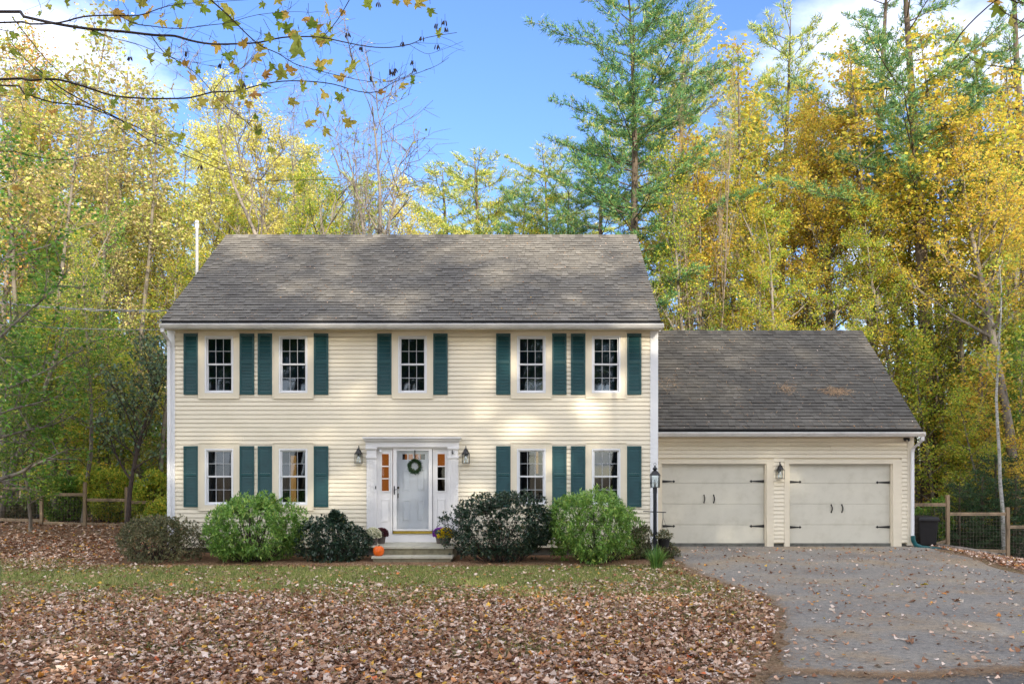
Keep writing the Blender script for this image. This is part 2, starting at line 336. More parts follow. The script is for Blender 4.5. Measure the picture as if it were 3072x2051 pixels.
M['pinestraw'] = leafmat('dropped_pine_needles', [(0, (.26, .15, .08)), (.6, (.40, .26, .15)), (1, (.5, .38, .25))], .1, .7, 0, .2)
M['mumwhite'] = leafmat('white_petals', [(0, (.75, .72, .50)), (1, (.85, .84, .72))], .2, .6, 0, .2, .1)
M['mumyellow'] = leafmat('yellow_petals', [(0, (.70, .50, .01)), (1, (.85, .68, .03))], .2, .6, 0, .2, .1)
M['mumpurple'] = leafmat('purple_petals', [(0, (.22, .03, .38)), (1, (.38, .08, .55))], .2, .6, 0, .2, .1)
M['mumred'] = leafmat('dark_red_petals', [(0, (.07, .02, .03)), (1, (.16, .04, .06))], .2, .6, 0, .2, .1)

# ------------------------------------------------------------------ the ground, driveway and bed
def grid_axis(lo, hi, dlo, dhi, step, grow=1.35):
    a = list(np.arange(dlo, dhi + 1e-6, step)); s = step
    while a[-1] < hi: s *= grow; a.append(a[-1] + s)
    s = step
    while a[0] > lo: s *= grow; a.insert(0, a[0] - s)
    return a
gx = grid_axis(-400, 400, -18, 18, .5); gy = grid_axis(-300, 700, 4, 28, .5)
V = np.array([(x, y, ground_z(x, y)) for y in gy for x in gx]); nx = len(gx)
Q = np.array([(j*nx+i, j*nx+i+1, (j+1)*nx+i+1, (j+1)*nx+i) for j in range(len(gy)-1) for i in range(nx-1)])
tag(link('ground', np_mesh('ground', V, Q, mat=M['ground'], smooth=True)), kind='structure')

LE = [(-30, -3.0), (0, -.6), (5, 1.0), (7.9, 2.10), (8.65, 2.44), (9.56, 2.76), (10.8, 3.16), (11.8, 3.48), (13.2, 3.72), (13.8, 3.67), (15.0, 3.46), (16.6, 3.22), (18.6, 3.16), (21.4, 3.16)]
RE = [(-30, 4.5), (0, 7.0), (10, 9.1), (16, 9.7), (21.4, 10.35)]
def drive_edges(y):
    return float(np.interp(y, [a for a, b in LE], [b for a, b in LE])), float(np.interp(y, [a for a, b in RE], [b for a, b in RE]))
V = []; Q = []; n = 24; ys = list(np.arange(-30, 4, 2.0)) + list(np.arange(4, 21.4, .25)) + [21.42]
for y in ys:
    l, r = drive_edges(y); l += .05*sin(y*5.3) + .04*sin(y*11.7+1); r += .1*sin(y*2.1)
    for i in range(n+1):
        x = l + (r-l)*i/n; e = -.03 if i in (0, n) else .016
        V.append((x, y, ground_z(x, y) + e))
for j in range(len(ys)-1):
    for i in range(n): Q.append((j*(n+1)+i, j*(n+1)+i+1, (j+1)*(n+1)+i+1, (j+1)*(n+1)+i))
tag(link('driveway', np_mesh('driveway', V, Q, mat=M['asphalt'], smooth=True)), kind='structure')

V = []; Q = []; xs = np.arange(-10.0, 3.01, .25); n = 8
for x in xs:
    f0 = 17.75 + .18*sin(x*1.7) + .1*sin(x*4.1)
    for j in range(n+1):
        y = f0 + (20.2-f0)*j/n; V.append((x, y, ground_z(x, y) + (.028 if 0 < j else -.02)))
for i in range(len(xs)-1):
    for j in range(n): Q.append((i*(n+1)+j, (i+1)*(n+1)+j, (i+1)*(n+1)+j+1, i*(n+1)+j+1))
tag(link('mulch_bed', np_mesh('mulch_bed', V, Q, mat=M['mulch'])), kind='structure')

# ------------------------------------------------------------------ the house
Y0, YG = 20.0, 21.33            # front walls of the house and of the garage
XL, XR, XG = -8.436, 3.136, 9.81
house = thing('house', (-2.6, 24, 0), 'two storey cream clapboard house with green shutters, grey roof and attached two car garage', 'house')
mx_ = lambda x: px(x, Y0); mz_ = lambda y: pz(y, Y0); ggx = lambda x: px(x, YG); ggz = lambda y: pz(y, YG)

WIN = []      # centre x px, upper?, kind
for cxp in (658.5, 880.6, 1238, 1594, 1818): WIN.append((cxp, 'up'))
for cxp in (658.5, 880.6, 1594, 1818): WIN.append((cxp, 'low'))
WH = {'up': (990, 1195), 'low': (1327.5, 1530)}
holes = []; caseholes = []
for c, k in WIN:
    t, b = WH[k]
    caseholes.append((mx_(c-60.5), mx_(c+60.5), mz_(b), mz_(t)))
    holes.append((mx_(c-43), mx_(c+43), mz_(b-16), mz_(t+18)))
entry = (mx_(1103), mx_(1374), mz_(1625), mz_(1312))
def cell_boxes(mb, x0, x1, z0, z1, hs, y0, y1):
    xs = sorted({x0, x1, *[v for h in hs for v in h[:2] if x0 < v < x1]}); zs = sorted({z0, z1, *[v for h in hs for v in h[2:] if z0 < v < z1]})
    for i in range(len(xs)-1):
        for j in range(len(zs)-1):
            cx_, cz_ = (xs[i]+xs[i+1])/2, (zs[j]+zs[j+1])/2
            if not any(h[0] < cx_ < h[1] and h[2] < cz_ < h[3] for h in hs): mb.box(xs[i], xs[i+1], y0, y1, zs[j], zs[j+1])
# main wall sheathing, with window openings and the door opening
m = MB(); dooropen = (mx_(1134), mx_(1343), mz_(1600), mz_(1345))
cell_boxes(m, XL+.01, XR-.01, .2, 5.62, holes + [dooropen], Y0+.02, Y0+.14)
m.box(XL, XL+.14, Y0+.14, 27.9, .2, 5.62)
m.box(XR-.14, XR, Y0+.14, 27.9, .2, 5.62)
m.box(XL, XR, 27.9, 28.04, .2, 5.62)
for xx in (XL, XR-.14):                                   # gable triangles
    m.add([(xx, 20.14, 5.62), (xx, 27.9, 5.62), (xx, 23.95, 8.55), (xx+.14, 20.14, 5.62), (xx+.14, 27.9, 5.62), (xx+.14, 23.95, 8.55)],
          [(0,1,2), (3,5,4), (0,2,5,3), (2,1,4,5), (0,3,4,1)])
wall = m.build('wall', M['siding'], house)
def clap(x0, x1, zb, zt, Y, parent, mat):
    # butt edge proud at the bottom, face leaning back, and a shadow groove under the next lap
    h = zt-zb; g = zb+h*.875; pr = [(Y-.032, zb), (Y-.018, g), (Y+.004, g+.001), (Y+.004, zt), (Y+.018, zt), (Y+.018, zb)]
    m = MB(); n = 6; m.add([(x0, y, z) for y, z in pr]+[(x1, y, z) for y, z in pr], [tuple(range(n)), tuple(reversed(range(n, 2*n)))]+[(i, n+i, n+(i+1) % n, (i+1) % n) for i in range(n)])
    m.build('clapboard', mat, parent)
def courses(x0, x1, z0, z1, hs, Y, parent, exposure=.1016):
    z = z0
    while z < z1 - .01:
        zt = min(z + exposure, z1)
        cut = [(h[0], h[1]) for h in hs if h[2] < z + exposure*.55 and h[3] > z + exposure*.45]
        segs = [(x0, x1)]
        for a, b in sorted(cut):
            ns = []
            for s in segs:
                if b <= s[0] or a >= s[1]: ns.append(s); continue
                if a > s[0] + .01: ns.append((s[0], a))
                if b < s[1] - .01: ns.append((b, s[1]))
            segs = ns
        rj = random.Random(int(z*1000)); s2 = []
        for a, b in segs:
            if b-a > 3.6: q = a+(b-a)*rj.uniform(.25, .75); s2 += [(a, q-.002), (q+.002, b)]
            else: s2.append((a, b))
        for a, b in s2: clap(a, b, z, zt, Y, parent, M['siding'])
        z += exposure
courses(mx_(526.5), mx_(1950), .214, 5.36, caseholes + [entry], Y0, wall)
# corner boards, frieze, foundation
m = MB(); m.box(XL-.02, mx_(526.5), Y0-.045, Y0+.1, .16, 5.40); m.build('corner_board', M['white'], house, bevel=.004)
m = MB(); m.box(mx_(1950), XR+.02, Y0-.045, Y0+.1, .16, 5.40); m.build('corner_board', M['white'], house, bevel=.004)
m = MB(); m.box(mx_(526.5)+.002, mx_(1950)-.002, Y0-.03, Y0+.02, 5.36, 5.44); m.build('frieze_board', M['trim'], house)
m = MB(); m.box(XL+.03, XR-.03, Y0+.04, 27.9, -.5, .205); m.box(XR-.02, XG-.03, YG+.04, 27.9, -.8, .20); m.build('foundation', M['concrete'], house)

# roofs
def slope(parent, xl, xr, ye, ze, yr, zr, n_single, seed, mat):
    rng = random.Random(seed)
    L = math.hypot(yr-ye, zr-ze); v = Vector((0, (yr-ye)/L, (zr-ze)/L)); nn = Vector((0, -v.z, v.y)); E = .143
    def verts(x0, x1, s0, s1, lift, org):
        t0, t1 = .021 + lift, .002 + lift
        out = []
        for (x, s, h) in ((x0, s0, 0), (x1, s0, 0), (x1, s1, 0), (x0, s1, 0), (x0, s0, t0), (x1, s0, t0), (x1, s1, t1), (x0, s1, t1)):
            out.append(tuple(Vector((x, ye, ze)) + v*s + nn*h - org))
        return out
    cache = {}; pool = {}
    jm = MB(); tones = []; cnt = 0; k = int(L / E)
    widths = (.10, .14, .18, .23, .28)
    for c in range(k+1):
        x = xl - rng.random()*.3
        while x < xr:
            w = rng.choice(widths); x0, x1 = max(x, xl), min(x+w, xr); tone = rng.choice((.3, .45, .6, .6, .75, 1)); lift = rng.choice((0, 0, .008)); x += w
            if x1 - x0 < .03: continue
            s0 = c*E - (.010 if lift else 0) + rng.uniform(-.004, .004); s1 = min(s0 + E + .03, L)
            full = abs((x1-x0) - w) < 1e-6
            if cnt < n_single and full:
                key = (w, tone, lift)
                if key not in cache:
                    me_ = MB(); me_.hexa(verts(0, w-.004, 0, E+.03, lift, Vector((0, ye, ze)))); me = me_.mesh('shingle', mat)
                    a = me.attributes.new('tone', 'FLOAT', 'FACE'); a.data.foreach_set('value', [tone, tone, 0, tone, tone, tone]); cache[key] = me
                o = link('shingle', cache[key], parent, Vector((x0, ye, ze)) + v*s0); cnt += 1
            else:
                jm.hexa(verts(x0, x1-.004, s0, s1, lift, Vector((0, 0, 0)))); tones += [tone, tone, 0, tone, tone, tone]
    o = jm.build('shingle_field', mat, parent, kind='stuff')
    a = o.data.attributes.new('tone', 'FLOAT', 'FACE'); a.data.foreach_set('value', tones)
def roof(xl, xr, ye, ze, yr, zr, yb, n_single, seed, label, mat):
    t = .05; m = MB(); run = yr-ye; drop = zr-ze
    yb2 = yr + run + (yb-yr-run)
    m.add([(xl, ye, ze), (xr, ye, ze), (xr, yr, zr), (xl, yr, zr), (xl, ye, ze-t*1.3), (xr, ye, ze-t*1.3), (xr, yr, zr-t*1.3), (xl, yr, zr-t*1.3),
           (xl, yb2, ze), (xr, yb2, ze), (xl, yb2, ze-t*1.3), (xr, yb2, ze-t*1.3)],
          [(0,1,2,3), (0,4,5,1), (4,7,6,5), (0,3,7,4), (1,5,6,2), (3,2,9,8), (7,10,11,6), (3,8,10,7), (2,6,11,9), (8,9,11,10)])
    r = m.build('roof', mat, house); r['label'] = label
    a = r.data.attributes.new('tone', 'FLOAT', 'POINT'); a.data.foreach_set('value', [.1]*len(r.data.vertices))
    slope(r, xl-.012, xr+.012, ye-.02, ze-.01, yr, zr, n_single, seed, mat)
    # ridge caps
    m = MB(); x = xl-.012; i = 0; tn = []
    while x < xr:
        x1 = min(x+.22, xr+.012); h = .030 + .006*(i % 2)
        m.add([(x, yr-.13, zr-.075), (x1, yr-.13, zr-.075), (x1, yr, zr+h), (x, yr, zr+h), (x1, yr+.13, zr-.075), (x, yr+.13, zr-.075), (x, yr-.13, zr-.105), (x1, yr-.13, zr-.105)],
              [(0,1,2,3), (3,2,4,5), (6,7,1,0), (0,3,5), (1,4,2)]); tn += [[.2,.6,.4][i % 3]]*8; x = x1; i += 1
    o = m.build('ridge_cap', mat, r, kind='stuff'); a = o.data.attributes.new('tone', 'FLOAT', 'POINT'); a.data.foreach_set('value', tn)
    return r
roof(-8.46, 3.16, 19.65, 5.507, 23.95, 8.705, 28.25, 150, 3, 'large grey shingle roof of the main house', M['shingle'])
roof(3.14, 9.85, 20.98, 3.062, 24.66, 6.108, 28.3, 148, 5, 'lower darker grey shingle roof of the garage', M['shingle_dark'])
# dark drip edges, fascia, gutters, soffits
def eave(x0, x1, ye, ze, yw, name_l):
    m = MB(); m.box(x0, x1, ye-.012, ye+.02, ze-.10, ze-.014); m.build('drip_edge', M['dark'], house)
    m = MB(); a = ye-.02; z_e = ze; ze = ze-.032
    prof = [(a-.10, ze-.045), (a-.125, ze-.055), (a-.118, ze-.085), (a-.075, ze-.145), (a-.01, ze-.145), (a-.01, ze-.135), (a-.07, ze-.135), (a-.105, ze-.085), (a-.11, ze-.06)]
    n = len(prof)
    m.add([(x0, y, z) for y, z in prof] + [(x1, y, z) for y, z in prof], [(i, (i+1) % n, n+(i+1) % n, n+i) for i in range(n)])
    m.box(x0, x0+.01, a-.12, a-.01, ze-.14, ze-.05); m.box(x1-.01, x1, a-.12, a-.01, ze-.14, ze-.05)
    m.build('gutter', M['gutter'], house)
    ze = z_e
    m = MB(); m.box(x0+.01, x1-.01, a-.008, a+.025, ze-.19, ze-.105); m.build('fascia_board', M['white'], house)
    m = MB(); m.box(x0+.012, x1-.012, a+.027, yw-.001, ze-.17, ze-.155)
    k = int((x1-x0)/.1)
    for i in range(k): m.box(x0+.05+i*.1, x0+.056+i*.1, a+.03, yw-.01, ze-.174, ze-.1705)
    m.build('soffit', M['trim'], house)
eave(-8.44, 3.22, 19.63, 5.507, 20.02, 'main'); eave(3.17, 9.90, 20.96, 3.062, 21.35, 'garage')
for xx in (-8.455, 3.135):
    m = MB(); m.add([(xx, 19.63, 5.42), (xx, 23.95, 8.64), (xx, 23.95, 8.48), (xx, 19.63, 5.27), (xx+.03, 19.63, 5.42), (xx+.03, 23.95, 8.64), (xx+.03, 23.95, 8.48), (xx+.03, 19.63, 5.27)],
                [(0,1,2,3), (4,7,6,5), (0,4,5,1), (3,2,6,7), (0,3,7,4)]); m.build('rake_board', M['white'], house)
# downspouts
def spout(pts, w=.075, d=.06):
    m = MB()
    for a, b in zip(pts[:-1], pts[1:]):
        a = Vector(a); b = Vector(b)
        m.hexa([(a.x-w/2, a.y-d/2, a.z), (a.x+w/2, a.y-d/2, a.z), (a.x+w/2, a.y+d/2, a.z), (a.x-w/2, a.y+d/2, a.z),
                (b.x-w/2, b.y-d/2, b.z), (b.x+w/2, b.y-d/2, b.z), (b.x+w/2, b.y+d/2, b.z), (b.x-w/2, b.y+d/2, b.z)])
    m.build('downspout', M['white'], house, bevel=.006)
spout([(-8.40, 19.57, 5.37), (-8.40, 19.58, 5.24), (-8.395, 19.90, 5.08), (-8.395, 19.925, 4.95), (-8.395, 19.925, .12)])
spout([(9.86, 20.90, 2.92), (9.86, 20.92, 2.78), (9.775, 21.22, 2.60), (9.765, 21.255, 2.50), (9.765, 21.255, .36)])

# windows: one prototype of each part, placed nine times
pane_me = {}
def window(cxp, k):
    t, b = WH[k]; Y = Y0
    root = bpy.data.objects.new('window', None); COL.objects.link(root); root.parent = house; root.empty_display_size = .1
    xc = mx_(cxp); zt, zb = mz_(t), mz_(b); root.location = Vector((xc, Y, zb)) - house.location
    w2 = mx_(cxp+60.5) - xc; f2 = mx_(cxp+43) - xc; f0, f1 = mz_(b-16), mz_(t+18)
    m = MB(); m.box(xc-w2, xc-f2, Y-.040, Y+.02, zb, zt); m.box(xc+f2, xc+w2, Y-.040, Y+.02, zb, zt)
    m.box(xc-f2, xc+f2, Y-.040, Y+.02, zb, f0); m.box(xc-f2, xc+f2, Y-.040, Y+.02, f1, zt)
    m.ring(xc-w2-.012, xc+w2+.012, zb-.012, zt+.006, .022, Y-.055, Y-.040)
    m.build('casing', M['trim'], root, bevel=.003)
    m = MB(); m.ring(xc-f2+.001, xc+f2-.001, f0+.001, f1-.001, .035, Y-.042, Y+.07, .03, .035); m.build('frame', M['white'], root, bevel=.003)
    xi = f2-.037; zm_ = (f0+f1)/2 + .005
    for up in (0, 1):
        s0, s1 = (zm_-.012, f1-.037) if up else (f0+.032, zm_+.012); yy = (Y+.002) if up else (Y+.026)
        m = MB(); m.ring(xc-xi, xc+xi, s0, s1, .032, yy, yy+.022, .034, .030); m.build('sash', M['white'], root, bevel=.002)
        gx0, gx1, gz0, gz1 = xc-xi+.032, xc+xi-.032, s0+.034, s1-.030
        m = MB()
        for i in (1, 2): q = gx0+(gx1-gx0)*i/3; m.box(q-.006, q+.006, yy+.004, yy+.013, gz0, gz1)
        q = (gz0+gz1)/2
        for i in range(3): m.box(gx0+(gx1-gx0)*i/3+(.006 if i else 0), gx0+(gx1-gx0)*(i+1)/3-(.006 if i < 2 else 0), yy+.004, yy+.013, q-.006, q+.006)
        m.build('muntins', M['muntin'], root)
        pw, ph = (gx1-gx0)/3, (gz1-gz0)/2; key = (round(pw, 3), round(ph, 3))
        if key not in pane_me:
            mm = MB(); mm.box(0, pw-.002, 0, .003, 0, ph-.002); pane_me[key] = mm.mesh('pane', M['glass'])
        for i in range(3):
            for j in range(2): link('pane', pane_me[key], root, (gx0+pw*i+.001, yy+.015, gz0+ph*j+.001))
    return xc, f2, f0, f1, root
wins = [window(*w) for w in WIN]
# shutters
SW, SH = .344, 1.443
def shutter(x0, zb):
    m = MB(); st = .045; Y = Y0-.055
    m.box(x0, x0+st, Y, Y+.03, zb, zb+SH); m.box(x0+SW-st, x0+SW, Y, Y+.03, zb, zb+SH)
    for z0, z1 in ((0, .075), (.735, .80), (SH-.06, SH)): m.box(x0+st, x0+SW-st, Y+.001, Y+.029, zb+z0, zb+z1)
    fr = m.build('shutter', M['shutter'], house, bevel=.003)
    m = MB()
    for z0, z1 in ((.078, .732), (.803, SH-.063)):
        n = int((z1-z0)/.034); d = (z1-z0)/n
        for i in range(n):
            z = zb+z0+i*d
            m.hexa([(x0+st, Y+.003, z), (x0+SW-st, Y+.003, z), (x0+SW-st, Y+.010, z+.002), (x0+st, Y+.010, z+.002),
                    (x0+st, Y+.021, z+d*1.02), (x0+SW-st, Y+.021, z+d*1.02), (x0+SW-st, Y+.027, z+d*1.0), (x0+st, Y+.027, z+d*1.0)])
    m.box(x0+st, x0+SW-st, Y+.029, Y+.031, zb+.05, zb+SH-.03)
    m.build('louvers', M['shutter'], fr, kind='stuff')
for c, k in WIN:
    zb = mz_(1183.7) if k == 'up' else mz_(1520)
    shutter(mx_(c-62.0)-SW, zb); shutter(mx_(c+62.0), zb)

# rooms behind the windows
m = MB(); m.box(XL+.2, XR-.2, 24.0, 24.1, .35, 5.5); m.box(XL+.2, XR-.2, Y0+.2, 24.0, .28, .38); m.box(XL+.2, XR-.2, Y0+.2, 24.0, 2.75, 2.95); m.box(XL+.2, XR-.2, Y0+.2, 24.0, 5.3, 5.38)
for xx in (-6.35, mx_(1085), mx_(1390), .95):
    m.box(xx-.05, xx+.05, Y0+.2, 23.99, .39, 2.74); m.box(xx-.05, xx+.05, Y0+.2, 23.99, 2.96, 5.29)
m.build('interior_wall', M['interior'], house)
def interior(name, x0, x1, z0, z1, Y, mat, lab=None, d=.02):
    m = MB(); m.box(px(x0, Y), px(x1, Y), Y, Y+d, pz(z1, Y), pz(z0, Y)); o = m.build(name, mat, house)
    if lab: o['label'] = lab
interior('lit_doorway', 872, 888, 1366, 1504, 22.6, M['lit'], 'warm orange lit doorway seen through the ground floor window')
interior('lit_doorway', 913, 917, 1366, 1400, 22.6, M['lit'])
interior('lit_lamp', 641, 647, 1390, 1420, 21.6, M['lit2'], 'thin yellow lamp seen through the leftmost ground floor window')
interior('lit_doorway', 1608, 1615, 1350, 1420, 21.8, M['lit'])
interior('foyer_glow', 1120, 1190, 1340, 1500, 21.5, M['lit3'], 'glow panel for lamplit orange wood behind the sidelight')  # lamplight on the foyer wood is given as the panels' own glow
interior('foyer_glow', 1215, 1262, 1350, 1385, 21.5, M['lit3'])
interior('foyer_glow', 1300, 1345, 1352, 1400, 21.5, M['lit3'])
for (xc, f2, f0, f1, root), (c, k) in list(zip(wins, WIN)):
    if k == 'low':
        for sgn in (-1, 1):
            m = MB(); n = 14; a = xc+sgn*(f2+.02); w = .20 if c != 1594 else .14
            pts = [(a - sgn*w*i/n, Y0+.20+.018*sin(i*1.9)) for i in range(n+1)]
            m.add([(x, y, f0-.1) for x, y in pts] + [(x, y, f1+.05) for x, y in pts], [(i, i+1, n+2+i, n+1+i) for i in range(n)])
            m.build('curtain', M['curtain'], root, smooth=True)
    else:
        m = MB(); m.box(xc-f2, xc+f2, Y0+.17, Y0+.175, f0, f1); m.build('reflection_panel', M['pane_reflection'], root)  # blue-grey panel stands in for trees and sky mirrored in the panes
        if c > 1500: m = MB(); m.box(xc-f2, xc+f2, Y0+.160, Y0+.165, f1-.30, f1); m.build('valance', M['curtain'], root)

# ------------------------------------------------------------------ the entry
def E(x): return mx_(x)
def Z(y): return mz_(y)
# surround: pilasters, capitals, entablature, all one white piece group
for a, b in ((1101.4, 1131), (1346, 1375.6)):
    m = MB()
    m.box(E(a), E(b), Y0-.075, Y0+.02, Z(1600), Z(1372)); m.box(E(a)-.012, E(b)+.012, Y0-.10, Y0-.001, Z(1374), Z(1367)); m.box(E(a)+.004, E(b)-.004, Y0-.09, Y0+.02, Z(1367), Z(1347)); m.box(E(a)-.02, E(b)+.02, Y0-.12, Y0, Z(1347), Z(1341))
    w = E(b)-E(a)
    for i in range(5): m.box(E(a)+w*(.14+.17*i), E(a)+w*(.14+.17*i)+w*.07, Y0-.083, Y0-.075, Z(1595), Z(1380))
    m.build('pilaster', M['doorwhite'], house, bevel=.003)
m = MB(); m.box(E(1099), E(1378), Y0-.105, Y0+.02, Z(1341), Z(1326)); m.box(E(1097), E(1380), Y0-.13, Y0+.02, Z(1326), Z(1322)); m.box(E(1095), E(1382), Y0-.165, Y0+.02, Z(1322), Z(1316)); m.box(E(1092), E(1385), Y0-.21, Y0+.02, Z(1316), Z(1311)); m.box(E(1131)+.02, E(1346)-.02, Y0-.06, Y0+.02, Z(1345), Z(1341))
m.build('entablature', M['doorwhite'], house, bevel=.004)
m = MB(); m.box(E(1150), E(1325), Y0-.03, Y0+.1, Z(1625), Z(1600)); m.build('kick_board', M['doorwhite'], house)
# sidelights
for s0, s1, g0, g1 in ((1131, 1178, 1145, 1167), (1298.5, 1346, 1312.5, 1335)):
    m = MB(); x0, x1, a, b = E(s0), E(s1), E(g0), E(g1); z0, z1, c, d = Z(1600), Z(1345), Z(1472), Z(1361)
    cell_boxes(m, x0+.001, x1-.001, z0, z1, [(a, b, c, d)], Y0-.005, Y0+.04)
    m.ring(a-.025, b+.025, c-.025, d+.025, .026, Y0-.018, Y0-.005)
    for i in (1, 2): q = c+(d-c)*i/3; m.box(a, b, Y0-.01, Y0+.01, q-.013, q+.013)
    pa, pb, pc, pd = a, b, Z(1563), Z(1498)
    m.ring(pa-.012, pb+.012, pc-.012, pd+.012, .014, Y0-.016, Y0-.005); m.box(pa+.012, pb-.012, Y0-.014, Y0-.005, pc+.012, pd-.012)
    m.box(x1-.035, x1-.001, Y0-.04, Y0-.005, z0, z1); m.box(x0+.001, x0+.012, Y0-.03, Y0-.005, z0, z1)
    sdl = m.build('sidelight', M['doorwhite'], house, bevel=.002)
    for i in range(3):
        mm = MB(); mm.box(a+.001, b-.001, Y0+.012, Y0+.015, c+(d-c)*i/3+.014, c+(d-c)*(i+1)/3-.014); mm.build('pane', M['clear'], sdl)
# front door
m = MB(); x0, x1, z0, z1 = E(1186), E(1290), Z(1597), Z(1348); lz0, lz1, lx0, lx1 = Z(1378), Z(1361), E(1206), E(1274)
cell_boxes(m, x0, x1, z0, z1, [(lx0, lx1, lz0, lz1)], Y0+.045, Y0+.085)
m.ring(lx0-.03, lx1+.03, lz0-.03, lz1+.03, .03, Y0+.033, Y0+.045)
for i in (1, 2, 3): q = lx0+(lx1-lx0)*i/4; m.box(q-.013, q+.013, Y0+.038, Y0+.06, lz0, lz1)
for a, b in ((1207, 1230), (1250.5, 1273)):
    for c, d in ((1473, 1409), (1563, 1499)):
        m.ring(E(a), E(b), Z(c), Z(d), .016, Y0+.030, Y0+.045); m.hexa([(E(a)+.035, Y0+.032, Z(c)+.035), (E(b)-.035, Y0+.032, Z(c)+.035), (E(b)-.022, Y0+.045, Z(c)+.022), (E(a)+.022, Y0+.045, Z(c)+.022), (E(a)+.035, Y0+.032, Z(d)-.035), (E(b)-.035, Y0+.032, Z(d)-.035), (E(b)-.022, Y0+.045, Z(d)-.022), (E(a)+.022, Y0+.045, Z(d)-.022)])
fd = m.build('front_door', M['doorwhite'], house, bevel=.002)
for i in range(4):
    mm = MB(); w = (lx1-lx0)/4; mm.box(lx0+w*i+.014, lx0+w*(i+1)-.014, Y0+.06, Y0+.063, lz0+.001, lz1-.001); mm.build('pane', M['clear'], fd)
m = MB(); m.tube([(E(1194), Y0+.03, Z(1462)), (E(1194), Y0-.0, Z(1462))], .028, 12); m.tube([(E(1194), Y0+.04, Z(1480)), (E(1194), Y0+.005, Z(1480)), (E(1194), Y0+.005, Z(1492)), (E(1194), Y0+.04, Z(1492))], .010, 8); m.build('handle', M['black'], fd)
m = MB(); m.ring(E(1180), E(1297), Z(1591), Z(1342), .085, Y0-.045, Y0-.01, .035, .075); sdoor = m.build('storm_door', M['doorwhite'], house, bevel=.004)
m = MB(); m.box(E(1180)+.085, E(1297)-.085, Y0-.028, Y0-.025, Z(1591)+.035, Z(1342)-.075); m.build('pane', M['storm'], sdoor)
m = MB(); m.box(E(1184)-.012, E(1184)+.012, Y0-.06, Y0-.045, Z(1482), Z(1457)); m.tube([(E(1184), Y0-.06, Z(1468)), (E(1184), Y0-.10, Z(1468)), (E(1192), Y0-.10, Z(1467))], .009, 8); m.build('handle', M['black'], sdoor)
m = MB(); m.box(E(1180), E(1297), Y0-.06, Y0+.08, Z(1599), Z(1592)); m.build('threshold', M['brass'], house)
# small things on the pilasters
m = MB(); m.box(E(1127.5), E(1130.5), Y0-.095, Y0-.084, Z(1466), Z(1457)); tag(m.build('doorbell', M['black']), 'small black doorbell on the left white pilaster by the front door', 'doorbell')
sc = thing('security_camera', (E(1141), Y0-.02, Z(1352)), 'small round white camera above the left sidelight', 'camera')
m = MB(); m.lathe([(.035, 0), (.04, -.012), (.032, -.03)], 14, (E(1141), Y0-.04, Z(1347))); m.build('mount', M['white'], sc)
m = MB(); m.lathe([(.008, -.032), (.028, -.024), (.034, -.005), (.03, .012), (.01, .024)], 14, (E(1143), Y0-.05, Z(1353))); m.build('lens_dome', M['white'], sc)
m = MB(); m.tube([(E(1358), Y0-.10, Z(1350)), (E(1358), Y0-.115, Z(1358)), (E(1358), Y0-.12, Z(1363))], [.010, .014, .008], 8); m.tube([(E(1359), Y0-.10, Z(1357)), (E(1363), Y0-.13, Z(1361))], .007, 6); tag(m.build('door_hook', M['black']), 'small dark metal hook on the right white pilaster capital', 'hook')
# siding details: roof vent pipe
vp = MB(); vp.tube([(-8.56, 22.05, .4), (-8.56, 22.05, 8.42)], .036, 14); vp.tube([(-8.56, 22.05, 8.36), (-8.56, 22.05, 8.47)], .050, 14); vp.tube([(-8.56, 22.05, 8.50), (-8.56, 22.05, 8.56)], .044, 14); vp.build('vent_pipe', M['gutter'], house, smooth=False)

# ------------------------------------------------------------------ the garage
ghole = [(ggx(1983), ggx(2298.5), ggz(1645), ggz(1391)), (ggx(2366), ggx(2677), ggz(1645), ggz(1391))]
m = MB(); cell_boxes(m, XR+.01, XG-.01, .2, 3.02, [(a, b, c, d) for a, b, c, d in ghole], YG+.02, YG+.14)
m.box(XG-.14, XG, YG+.14, 27.9, .2, 3.02); m.box(XR, XG, 27.9, 28.04, .2, 3.02)
m.add([(XG-.14, 21.47, 3.02), (XG-.14, 27.9, 3.02), (XG-.14, 24.66, 5.98), (XG, 21.47, 3.02), (XG, 27.9, 3.02), (XG, 24.66, 5.98)], [(0,1,2), (3,5,4), (0,2,5,3), (2,1,4,5), (0,3,4,1)])
gwall = m.build('wall', M['siding'], house); gwall['label'] = 'cream clapboard wall of the garage'
chs = [(ggx(1970), ggx(2320), ggz(1660), ggz(1378)), (ggx(2352), ggx(2703.5), ggz(1660), ggz(1378))]
courses(XR+.022, ggx(2720), .225, 2.90, chs, YG, gwall)
m = MB(); m.box(ggx(2720), XG+.015, YG-.035, YG+.1, .15, 2.88); m.build('corner_board', M['trim'], house, bevel=.004)
for a, b, c, d, o0, o1 in ((1983, 2298.5, 1640, 1391, 1972, 2320), (2366, 2677, 1640, 1391, 2352, 2703.5)):
    m = MB(); zt = ggz(1378)
    m.box(ggx(o0), ggx(a), YG-.035, YG+.12, ggz(1642), zt); m.box(ggx(b), ggx(o1), YG-.035, YG+.12, ggz(1642), zt); m.box(ggx(a), ggx(b), YG-.035, YG+.12, ggz(d), zt)
    m.box(ggx(a), ggx(a)+.03, YG+.0, YG+.12, ggz(1640), ggz(d)); m.box(ggx(b)-.03, ggx(b), YG+.0, YG+.12, ggz(1640), ggz(d))
    m.box(ggx(b)+.01, ggx(b)+.13, YG-.045, YG-.035, ggz(1642), ggz(1602))
    m.build('garage_door_casing', M['trim'], house, bevel=.003)
